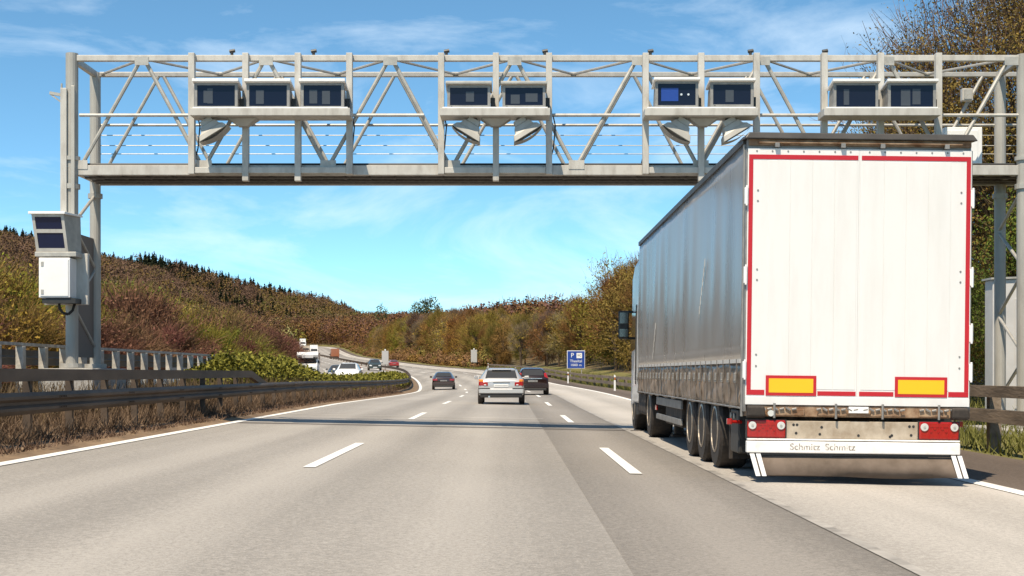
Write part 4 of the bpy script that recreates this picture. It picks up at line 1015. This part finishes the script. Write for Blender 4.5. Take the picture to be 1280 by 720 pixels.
# tractor
M_cab = mat('white_cab_paint', (.72, .70, .67), .35, 0, .05, 2, coat=.3)
cabr = []
for y, w, zb, zt in ((13.75, 1.2, .95, 3.55), (14.0, 1.24, .60, 3.75), (15.0, 1.25, .60, 3.80), (15.75, 1.24, .50, 3.55), (16.05, 1.20, .42, 2.9), (16.15, 1.15, .42, 1.9)):
    cabr.append([(-w, y, zb), (w, y, zb), (w, y, zt - .25), (w - .15, y, zt), (-w + .15, y, zt), (-w, y, zt - .25)])
cb = lp(MB().loft(cabr), 'cab', M_cab, bevel=.04)
for s in (-1, 1):
    MB().hexa([(s * 1.256, 14.55, 1.75), (s * 1.256, 15.6, 1.70), (s * 1.262, 15.6, 1.70), (s * 1.262, 14.55, 1.75), (s * 1.256, 14.55, 2.55), (s * 1.256, 15.5, 2.55), (s * 1.262, 15.5, 2.55), (s * 1.262, 14.55, 2.55)]).build('side_window', M_cglass, cb)
    MB().box(s * 1.262 - .01, s * 1.262 + .012, 14.45, 14.49, 1.0, 2.7).build('grab_handle', M_dark, cb)
    mr = lp(MB().hexa([(s * 1.46 - .12, 15.30, 1.98), (s * 1.46 + .12, 15.30, 1.98), (s * 1.46 + .10, 15.50, 1.98), (s * 1.46 - .10, 15.50, 1.98), (s * 1.46 - .12, 15.30, 2.60), (s * 1.46 + .12, 15.30, 2.60), (s * 1.46 + .10, 15.50, 2.60), (s * 1.46 - .10, 15.50, 2.60)]), 'mirror', M_dark, bevel=.04, seg=3)
    MB().box(s * 1.46 - .09, s * 1.46 + .09, 15.285, 15.297, 2.32, 2.56).box(s * 1.46 - .09, s * 1.46 + .09, 15.285, 15.297, 2.03, 2.20).build('mirror_glass', mat('mirror_silver', (.2, .2, .2), .12, .9), mr)
    MB().bar((s * 1.24, 15.45, 2.58), (s * 1.40, 15.42, 2.58), .04, .05).bar((s * 1.24, 15.45, 2.0), (s * 1.40, 15.42, 2.0), .04, .05).build('mirror_arm', M_dark, mr)
    lorry_wheel(s * 1.03, 11.6, .52, .42 if s else .3, s); lorry_wheel(s * 1.06, 15.2, .52, .33, s)
    lp(MB().box(s * 1.0 - .24, s * 1.0 + .22, 12.3, 14.0, .38, 1.0), 'fuel_tank', M_under, bevel=.08, seg=3)
    arch = []
    for a in np.linspace(.1, math.pi - .1, 11):
        c_, sn = math.cos(a), math.sin(a); arch.append([(s * .80, 11.6 + .62 * c_, .52 + .62 * sn), (s * 1.25, 11.6 + .62 * c_, .52 + .62 * sn), (s * 1.25, 11.6 + .60 * c_, .52 + .60 * sn), (s * .80, 11.6 + .60 * c_, .52 + .60 * sn)])
    lp(MB().loft(arch), 'mud_guard', M_black)
    lp(MB().box(s * 1.17 - .05, s * 1.17 + .05, 14.35, 14.6, .35, .99), 'step_panel', M_dark, bevel=.01)
for xa in (-.45, .32): lp(MB().box(xa, xa + .13, 11.0, 15.8, .58, .61), 'tractor_frame', M_under)
for y in (11.6, 15.2): lp(MB().tube((-.9, y, .52), (.9, y, .52), .07, n=10), 'axle', M_under)
lo.location = (3.955, 16.5, -.075); lo.rotation_euler = (0, .012, 0)

# ---------------------------------------------------------------- cars
def paint(name, col, rough=.3, metal=.2): return mat(name, col, rough, metal, 0, coat=.7)
def car(name, label, cat, m_body, S, loc, rz=0, wheels=(.75, 3.45), wr=.31, rear='saloon', group=None, win=(3, 5), rails=False):
    """S: stations y, bottom, shoulder height, shoulder half width, top height, top half width. Built from the rear (y=0) forward."""
    t = thing(name, label, cat, (0, 0, 0), group)
    def ring(st):
        y, zb, zs, ws, zt, wt = st
        h = [(.80 * ws, zb), (ws * .97, zb + .07), (ws, zb + .45 * (zs - zb)), (ws * .975, zs), (wt, zt - .055), (wt * .72, zt)]
        return [(x, y, z) for x, z in h] + [(-x, y, z) for x, z in h[::-1]]
    b = MB().loft([ring(s) for s in S]).build('body', m_body, t, smooth=True)
    b.modifiers.new('bevel', 'BEVEL').width = .03; b.modifiers['bevel'].segments = 2; b.modifiers['bevel'].limit_method = 'ANGLE'; b.modifiers['bevel'].angle_limit = R(35)
    L = S[-1][0]
    def glass(sa, sb, t0, t1, k=.86):
        (ya, _, _, _, za, wa), (yb, _, _, _, zb_, wb) = sa, sb
        d = Vector((0, yb - ya, zb_ - za)); nrm = Vector((0, -d.z, d.y)).normalized() * (1 if d.y > 0 else -1)
        if nrm.z < 0: nrm = -nrm
        q = []
        for tt in (t0, t1):
            y, z, w = ya + (yb - ya) * tt, za + (zb_ - za) * tt, (wa + (wb - wa) * tt) * k
            q += [Vector((-w, y, z)) + nrm * .012, Vector((w, y, z)) + nrm * .012]
        mb = MB(); a = [q[0], q[1], q[3], q[2]]
        mb.hexa([p - nrm * .02 for p in a] + a); return mb
    i, j = win
    glass(S[1], S[2], .12, .97).build('rear_window', M_cglass, t)
    glass(S[j + 1], S[j], .06, .95).build('windscreen', M_cglass, t)
    for s in (-1, 1):
        mb = MB()
        ends = [k for k in range(i - 1, j + 1)]
        for ka, kb in zip(ends[:-1], ends[1:]):
            pt = []
            for k_, tt in ((ka, .10), (kb, .10), (kb, .86), (ka, .86)):
                y, _, zs, ws, zt, wt = S[k_]
                x = ws * .975 + (wt - ws * .975) * tt; z = zs + (zt - .055 - zs) * tt
                pt.append((s * (x + .012), y, z))
            ya, yb = pt[0][1], pt[1][1]
            g_ = .03
            pt = [(x, y + (g_ if y == ya else -g_), z) for x, y, z in pt]
            inn = [(x - s * .03, y, z) for x, y, z in pt]
            mb.hexa(inn + pt)
        mb.build('side_window', M_cglass, t)
        y, _, zs, ws, zt, wt = S[j]
        m_ = MB().hexa([(s * (ws + .02), y + .1, zs + .02), (s * (ws + .20), y + .06, zs + .03), (s * (ws + .20), y + .18, zs + .03), (s * (ws + .02), y + .2, zs + .02), (s * (ws + .02), y + .1, zs + .15), (s * (ws + .20), y + .06, zs + .16), (s * (ws + .18), y + .18, zs + .15), (s * (ws + .02), y + .2, zs + .15)]).build('wing_mirror', m_body, t, bevel=.02)
        for yw in wheels:
            ww = .20; x = s * (S[3][3] - ww / 2 + .008)
            w = MB().lathe_x((x, yw, wr), [(-ww / 2, wr * .6), (-ww / 2, wr * .92), (-ww / 2 + .03, wr), (ww / 2 - .03, wr), (ww / 2, wr * .92), (ww / 2, wr * .6)], 20).build('wheel', M_black, t)
            xo = x + s * ww / 2
            MB().lathe_x((xo, yw, wr), [(-s * .05, wr * .62), (s * .004, wr * .66), (-s * .02, wr * .55), (-s * .01, wr * .2), (s * .008, .02)], 16).build('rim', M_rim, w)
        if rails:
            MB().bar((s * (S[3][5] - .05), S[3][0] - .1, S[3][4] + .035), (s * (S[j][5] - .05), S[j][0], S[j][4] + .03), .035, .035).tube((s * (S[3][5] - .05), S[3][0], S[3][4] - .03), (s * (S[3][5] - .05), S[3][0], S[3][4] + .03), .02).build('roof_rail', M_galv, t)
    w = S[1][3]; w0 = S[0][3]
    zs = S[1][2]
    if rear == 'estate':
        for s in (-1, 1):
            l_ = MB().hexa([(s * .50, -.022, .70), (s * .80, .0, .70), (s * .845, .10, .70), (s * .50, .05, .70), (s * .50, -.022, .83), (s * .78, .0, .85), (s * .845, .10, .85), (s * .50, .05, .83)]).build('tail_light', M_lamp, t, bevel=.012)
            MB().hexa([(s * .66, -.004, .855), (s * .79, .02, .855), (s * .845, .11, .855), (s * .66, .06, .855), (s * .68, .02, .935), (s * .78, .04, .945), (s * .835, .12, .945), (s * .68, .08, .935)]).build('turn_lens', M_orange, l_, bevel=.008)
            MB().box(s * .60 - .04, s * .60 + .04, -.026, -.0, .715, .755).build('reversing_lens', M_clear, l_)
        MB().box(-.84, .84, -.055, .1, .40, .60).build('bumper', m_body, t, bevel=.04)
        MB().box(-.845, -.42, -.061, -.045, .585, .612).box(.42, .845, -.061, -.045, .585, .612).box(-.842, .842, -.060, -.045, .395, .42).build('bumper_trim', M_dark, t)
        MB().box(-.78, .78, -.045, .25, .26, .393).build('valance', M_dark, t, bevel=.02)
        MB().box(-.30, .32, -.022, -.004, .815, .842).build('tailgate_handle', M_tframe, t)
        MB().box(-.27, .27, -.02, -.003, .665, .765).build('number_plate', M_white, t); MB().box(-.25, .25, -.0225, -.0203, .70, .716).build('number_plate_text', M_tframe, t)
        MB().tube((-.45, -.07, .29), (-.45, .1, .29), .035, n=10).build('exhaust', M_chrome, t)
        MB().hexa([(-.36, S[2][0] - .1, S[2][4] + .01), (.36, S[2][0] - .1, S[2][4] + .01), (.36, S[2][0] + .1, S[2][4] + .05), (-.36, S[2][0] + .1, S[2][4] + .05), (-.36, S[2][0] - .1, S[2][4] + .03), (.36, S[2][0] - .1, S[2][4] + .03), (.36, S[2][0] + .1, S[2][4] + .07), (-.36, S[2][0] + .1, S[2][4] + .07)]).build('spoiler', m_body, t, bevel=.01)
    elif rear == 'hatch':
        for s in (-1, 1):
            l_ = MB().hexa([(s * .64, .03, .88), (s * .82, .06, .88), (s * .86, .20, .88), (s * .66, .12, .88), (s * .60, .16, 1.18), (s * .70, .18, 1.20), (s * .74, .28, 1.20), (s * .62, .22, 1.18)]).build('tail_light', M_lamp, t, bevel=.012)
        MB().box(-.84, .84, -.05, .12, .36, .62).build('bumper', m_body, t, bevel=.04)
        MB().box(-.74, .74, -.04, .25, .24, .358).build('valance', M_dark, t, bevel=.02)
        MB().box(-.26, .26, -.02, -.002, .70, .80).build('number_plate', M_tframe, t)  # white plate coloured grey, shade put into its colour
        MB().box(-.5, .5, -.03, .0, .865, .90).build('chrome_strip', M_chrome, t)
    else:
        for s in (-1, 1):
            l_ = MB().hexa([(s * .46, -.015, .72), (s * .80, .0, .72), (s * .85, .16, .72), (s * .46, .05, .72), (s * .50, -.01, .85), (s * .78, .01, .86), (s * .84, .16, .86), (s * .5, .05, .85)]).build('tail_light', M_lamp, t, bevel=.012)
        MB().box(-.85, .85, -.05, .12, .36, .58).build('bumper', m_body, t, bevel=.04)
        MB().box(-.76, .76, -.04, .25, .22, .358).build('valance', M_dark, t, bevel=.02)
        MB().box(-.26, .26, -.018, -.002, .66, .76).build('number_plate', M_tframe, t)  # plate in grey instead of white to paint it as shaded
    # front end
    zf = S[-2][2]
    for s in (-1, 1):
        MB().hexa([(s * .42, L - .10, zf - .16), (s * .76, L - .22, zf - .14), (s * .74, L + .0, zf - .14), (s * .42, L + .045, zf - .16), (s * .44, L - .16, zf - .02), (s * .76, L - .3, zf), (s * .72, L - .06, zf), (s * .44, L + .01, zf - .02)]).build('headlight', M_clear, t, bevel=.01)
    MB().box(-.36, .36, L - .05, L + .03, zf - .17, zf - .05).build('grille', M_dark, t)
    MB().box(-.78, .78, L - .2, L + .06, .26, .46).build('bumper', m_body, t, bevel=.03)
    MB().box(-.26, .26, L + .062, L + .075, .34, .44).build('number_plate', M_white, t)
    t.location = loc; t.rotation_euler.z = rz
    return t
EST = [(0, .40, .80, .76, .88, .68), (.06, .32, .88, .845, .95, .70), (.42, .27, .91, .865, 1.28, .60), (.75, .25, .91, .87, 1.34, .585), (1.8, .25, .91, .87, 1.365, .60), (2.5, .25, .91, .87, 1.34, .58), (3.15, .25, .90, .865, 1.0, .68), (3.4, .25, .86, .86, .90, .70), (4.2, .28, .68, .82, .76, .62), (4.42, .36, .56, .72, .64, .55)]
HAT = [(0, .42, .84, .74, .92, .68), (.06, .32, .90, .84, 1.0, .70), (.40, .26, .94, .865, 1.36, .60), (.62, .25, .94, .87, 1.43, .585), (1.6, .25, .94, .875, 1.47, .60), (2.3, .25, .93, .87, 1.43, .58), (3.1, .25, .90, .865, 1.02, .68), (3.3, .25, .86, .86, .92, .70), (3.95, .28, .70, .82, .78, .62), (4.1, .36, .58, .72, .66, .55)]
SAL = [(0, .42, .82, .76, .92, .70), (.42, .28, .88, .865, 1.0, .70), (1.05, .25, .90, .88, 1.31, .58), (1.45, .25, .90, .885, 1.38, .575), (1.9, .25, .90, .885, 1.40, .58), (2.5, .25, .90, .88, 1.37, .57), (3.2, .25, .88, .875, .98, .68), (3.5, .25, .84, .87, .90, .70), (4.4, .28, .68, .82, .76, .62), (4.6, .36, .56, .72, .64, .55)]
P_silver = paint('silver_paint', (.54, .53, .52), .3, .4); P_maroon = paint('dark_maroon_paint', (.022, .010, .009), .22, .2)
P_brown = paint('dark_brown_paint', (.05, .032, .028), .25, .3); P_white = paint('white_paint', (.78, .78, .77), .3, 0); P_dgreen = paint('dark_grey_green_paint', (.05, .065, .06), .25, .3)
P_blue = paint('grey_blue_paint', (.20, .24, .28), .3, .4); P_redp = paint('red_paint', (.30, .03, .025), .3, .1); P_black = paint('black_paint', (.02, .02, .022), .25, .1)
def head(Y): return math.atan((float(cx(Y + 1)) - float(cx(Y - 1))) / -2.0)
def put(px, Y): X = (px - HX) / FPX * Y; return X - float(cx(Y))
def on_road(o, Y): p = P(o, Y, .004); return (p.x, p.y, p.z)
car('estate_car', 'silver estate car with roof rails driving in the middle lane', 'car', P_silver, EST, on_road(put(626.5, 54), 54), head(54), rear='estate', rails=True)
car('hatchback', 'dark maroon hatchback just ahead of the silver estate car', 'car', P_maroon, HAT, on_road(put(666, 78), 78), head(78), (.68, 3.25), rear='hatch')
car('saloon_car', 'dark brown saloon car in the left lane near the bend', 'car', P_brown, SAL, on_road(put(554.5, 112), 112), head(112), (.95, 3.7), rear='saloon')
car('saloon_car', 'small red car far ahead on our side of the bend', 'car', P_redp, SAL, on_road(put(493, 262), 262), head(262), (.95, 3.7))
PI = math.pi
def opp(o, Y): p = P(o, Y, .02); return (p.x, p.y, p.z)
car('hatchback', 'white car seen above the hedge right of the white motorhome', 'car', P_white, HAT, opp(put(433, 100), 104), PI + head(100), (.68, 3.25), rear='hatch')
car('saloon_car', 'black car behind the white car above the hedge', 'car', P_black, SAL, opp(put(421, 135), 139), PI + head(135), (.95, 3.7))
car('hatchback', 'dark grey green car facing us above the right end of the hedge', 'car', P_dgreen, HAT, opp(put(469, 190), 194), PI + head(190), (.68, 3.25), rear='hatch')
car('saloon_car', 'grey blue car glimpsed between the pale barrier posts', 'car', P_blue, SAL, opp(-14.2, 66), PI, (.95, 3.7))
car('saloon_car', 'dark car in the far queue behind the motorhome', 'car', P_black, SAL, opp(put(366, 300), 300), PI + head(300), (.95, 3.7))
car('hatchback', 'white car low in the far queue left of the box van', 'car', P_white, HAT, opp(put(366, 345), 345), PI + head(345), (.68, 3.25), rear='hatch')

def box_vehicle(name, label, cat, m_cab, m_box, loc, rz, W_=2.3, H=3.0, L=6.0, cabl=1.8, cabh=2.2, alcove=False):
    """Cab towards +Y, box body behind it."""
    t = thing(name, label, cat, (0, 0, 0)); w = W_ / 2
    if alcove:
        mb = MB(); prof = [(0, .45), (0, H), (L - .7, H), (L - .1, H - .25), (L - .2, cabh - .25), (L - cabl + .2, cabh - .45), (L - cabl, .45)]
        mb.loft([[(-w, y, z) for y, z in prof], [(w, y, z) for y, z in prof]]); mb.build('living_box', m_box, t, bevel=.05)
        MB().box(-.6, .6, L - .12, L - .085, H - .62, H - .32).build('alcove_band', mat('grey_band', (.55, .55, .56), .4), t)
    else:
        MB().box(-w, w, 0, L - cabl - .1, .75, H).build('cargo_box', m_box, t, bevel=.03)
        MB().box(-w + .2, w - .2, .1, L - .3, .45, .74).build('frame', M_under, t)
        for s in (-1, 1): MB().box(s * (w - .3) - .12, s * (w - .3) + .12, -.03, .0, .55, .70).build('tail_light', M_lamp, t)
        MB().box(-w + .02, -.02, -.012, .0, .85, H - .1).box(.02, w - .02, -.012, .0, .85, H - .1).build('rear_door', m_box, t)
    wc = min(w, 1.02) if alcove else w
    cp_ = [(L - cabl + .02, .40), (L - cabl + .02, cabh - .48 if alcove else cabh), (L - cabl * .55, cabh - .5 if alcove else cabh), (L - .35, 1.25), (L, 1.05), (L + .04, .40)]
    c = MB().loft([[(-wc, y, z) for y, z in cp_], [(wc, y, z) for y, z in cp_]]).build('cab', m_cab, t, bevel=.05)
    a, b = Vector((0, cp_[2][0], cp_[2][1])), Vector((0, cp_[3][0], cp_[3][1])); d = b - a; nr = Vector((0, -d.z, d.y)).normalized() * .02
    if nr.z < 0: nr = -nr
    pa, pb = a + d * .06, a + d * .95
    q = [Vector((-wc * .9, pb.y, pb.z)), Vector((wc * .9, pb.y, pb.z)), Vector((wc * .84, pa.y, pa.z)), Vector((-wc * .84, pa.y, pa.z))]
    MB().hexa([p - nr for p in q] + [p + nr for p in q]).build('windscreen', M_cglass, c)
    for s in (-1, 1):
        MB().box(s * wc * .72 - .16, s * wc * .72 + .16, L - .02, L + .065, .72, .92).build('headlight', M_clear, c)
        MB().box(s * (wc + .14) - .09, s * (wc + .14) + .09, L - .8, L - .65, 1.3, 1.62).build('wing_mirror', M_dark, c, bevel=.02)
        for yw in (L * .2, L - .85):
            MB().lathe_x((s * (w - .13), yw, .36), [(-.11, .2), (-.11, .34), (-.08, .36), (.08, .36), (.11, .34), (.11, .2)], 18).build('wheel', M_black, t)
    MB().box(-.5, .5, L + .045, L + .07, .62, .84).build('grille', M_dark, c)
    MB().box(-wc, wc, L - .1, L + .08, .32, .55).build('bumper', M_tframe, c, bevel=.03)
    t.location = loc; t.rotation_euler.z = rz
    return t
box_vehicle('motorhome', 'white motorhome with an overhanging alcove above the hedge', 'motorhome', P_white, P_white, opp(put(385, 154), 159), PI + head(154), 2.25, 2.5, 6.0, 2.0, 2.25, True)
P_orange = paint('orange_brown_paint', (.30, .10, .04), .5, 0)
box_vehicle('lorry', 'orange brown lorry far ahead climbing the hill on our side', 'lorry', P_orange, P_orange, on_road(put(419, 440), 440), head(440), 2.5, 3.1, 8)
for i, (px, Y, W_, H, col, lab) in enumerate((
        (392, 470, 2.5, 3.4, P_white, 'white box van in the far queue just above the motorhome'),
        (382, 500, 2.4, 3.0, paint('tan_paint', (.5, .42, .33), .5, 0), 'tan box van left of the white box van in the far queue'),
        (371, 540, 2.3, 2.7, P_white, 'white van further up in the far queue'),
        (378, 618, 2.5, 3.6, P_white, 'white lorry at the top of the far queue'),
        (371, 608, 2.2, 2.4, P_white, 'white van beside the lorry at the top of the far queue'),
        (365, 625, 2.1, 2.1, P_white, 'small white van at the left end of the far queue'))):
    box_vehicle('van', lab, 'van', col, col, opp(put(px, Y), Y), PI + head(Y), W_, H, 5.6, 1.9, min(2.2, H - .1))

# ---------------------------------------------------------------- signs and marker posts
Ys = 140; os_ = put(720, Ys); ps = P(os_, Ys)
sg = thing('parking_sign', 'blue motorway sign announcing a parking place with toilet in 1000 m', 'road sign', (ps.x, Ys, float(ground(os_, Ys))))
zc = CAMZ + (HY - 449.5) / FPX * Ys; hw = .87
M_blue = mat('sign_blue', (.015, .055, .30), .45); M_sw = mat('sign_white', (.80, .80, .80), .45)
for s in (-1, 1): MB().tube((ps.x + s * .55, Ys + .07, float(ground(os_, Ys)) - .1), (ps.x + s * .55, Ys + .07, zc + hw), .045).build('post', M_galv, sg)
pl = MB().box(ps.x - hw, ps.x + hw, Ys - .02, Ys + .02, zc - hw, zc + hw).build('panel', M_sw, sg, bevel=.02)
MB().box(ps.x - hw + .05, ps.x + hw - .05, Ys - .026, Ys - .0205, zc - hw + .05, zc + hw - .05).build('blue_field', M_blue, pl)
text_mesh('lettering', 'P', .62, (ps.x - .36, Ys - .03, zc + .40), M_sw, pl, .26)
MB().box(ps.x + .05, ps.x + .58, Ys - .031, Ys - .0265, zc + .14, zc + .64).build('symbol_plate', M_sw, pl)
text_mesh('lettering', 'WC', .30, (ps.x + .315, Ys - .034, zc + .39), M_dark, pl, .38)
text_mesh('lettering', 'Theeltal', .36, (ps.x, Ys - .03, zc - .15), M_sw, pl, 1.15)
text_mesh('lettering', '1000 m', .32, (ps.x, Ys - .03, zc - .53), M_sw, pl, 1.0)

def panel_sign(px, ymid, Y, label):
    o_ = put(px, Y); p = P(o_, Y); z = CAMZ + (HY - ymid) / FPX * Y; g0 = float(ground(o_, Y))
    t = thing('panel_sign', label, 'road sign', (p.x, Y, g0), 'tall grey panel signs in pairs')
    MB().box(p.x - .50, p.x + .50, Y - .05, Y + .05, z - 1.05, z + 1.0).build('panel', M_galvw, t, bevel=.02)
    MB().box(p.x - .47, p.x + .47, Y - .062, Y - .051, z - 1.0, z + .95).build('face', mat('grey_sign_face', (.42, .42, .41), .5), t)
    MB().tube((p.x, Y + .1, g0 - .1), (p.x, Y + .1, z + .9), .06).build('post', M_galv, t)
    MB().box(p.x - .10, p.x + .10, Y - .1, Y + .1, z + 1.0, z + 1.25).build('warning_lamp', M_white, t, bevel=.03)
panel_sign(592.5, 445, 235, 'tall grey panel sign on the right verge above the silver estate car')
panel_sign(481.5, 447, 215, 'tall grey panel sign in the median beyond the end of the hedge')
for o_, Y, lab in ((7.0, 92, 'white roadside marker post on the verge near the lorry cab'), (7.0, 127, 'white roadside marker post under the blue parking sign'), (7.2, 205, 'far white roadside marker post near the right panel sign')):
    p = P(o_, Y); t = thing('marker_post', lab, 'marker post', (p.x, Y, p.z), 'white marker posts along the verge')
    MB().hexa([(p.x - .06, Y - .05, p.z - .05), (p.x + .06, Y - .05, p.z - .05), (p.x + .06, Y + .05, p.z - .05), (p.x - .06, Y + .05, p.z - .05), (p.x - .055, Y - .05, p.z + 1.0), (p.x + .055, Y - .05, p.z + .94), (p.x + .055, Y + .05, p.z + .94), (p.x - .055, Y + .05, p.z + 1.0)]).build('post', M_white, t, bevel=.01)
    MB().box(p.x - .064, p.x + .064, Y - .056, Y + .056, p.z + .66, p.z + .84).build('black_band', M_dark, t)
    MB().box(p.x - .025, p.x + .025, Y - .06, Y - .0565, p.z + .68, p.z + .82).build('reflector', M_orange, t)
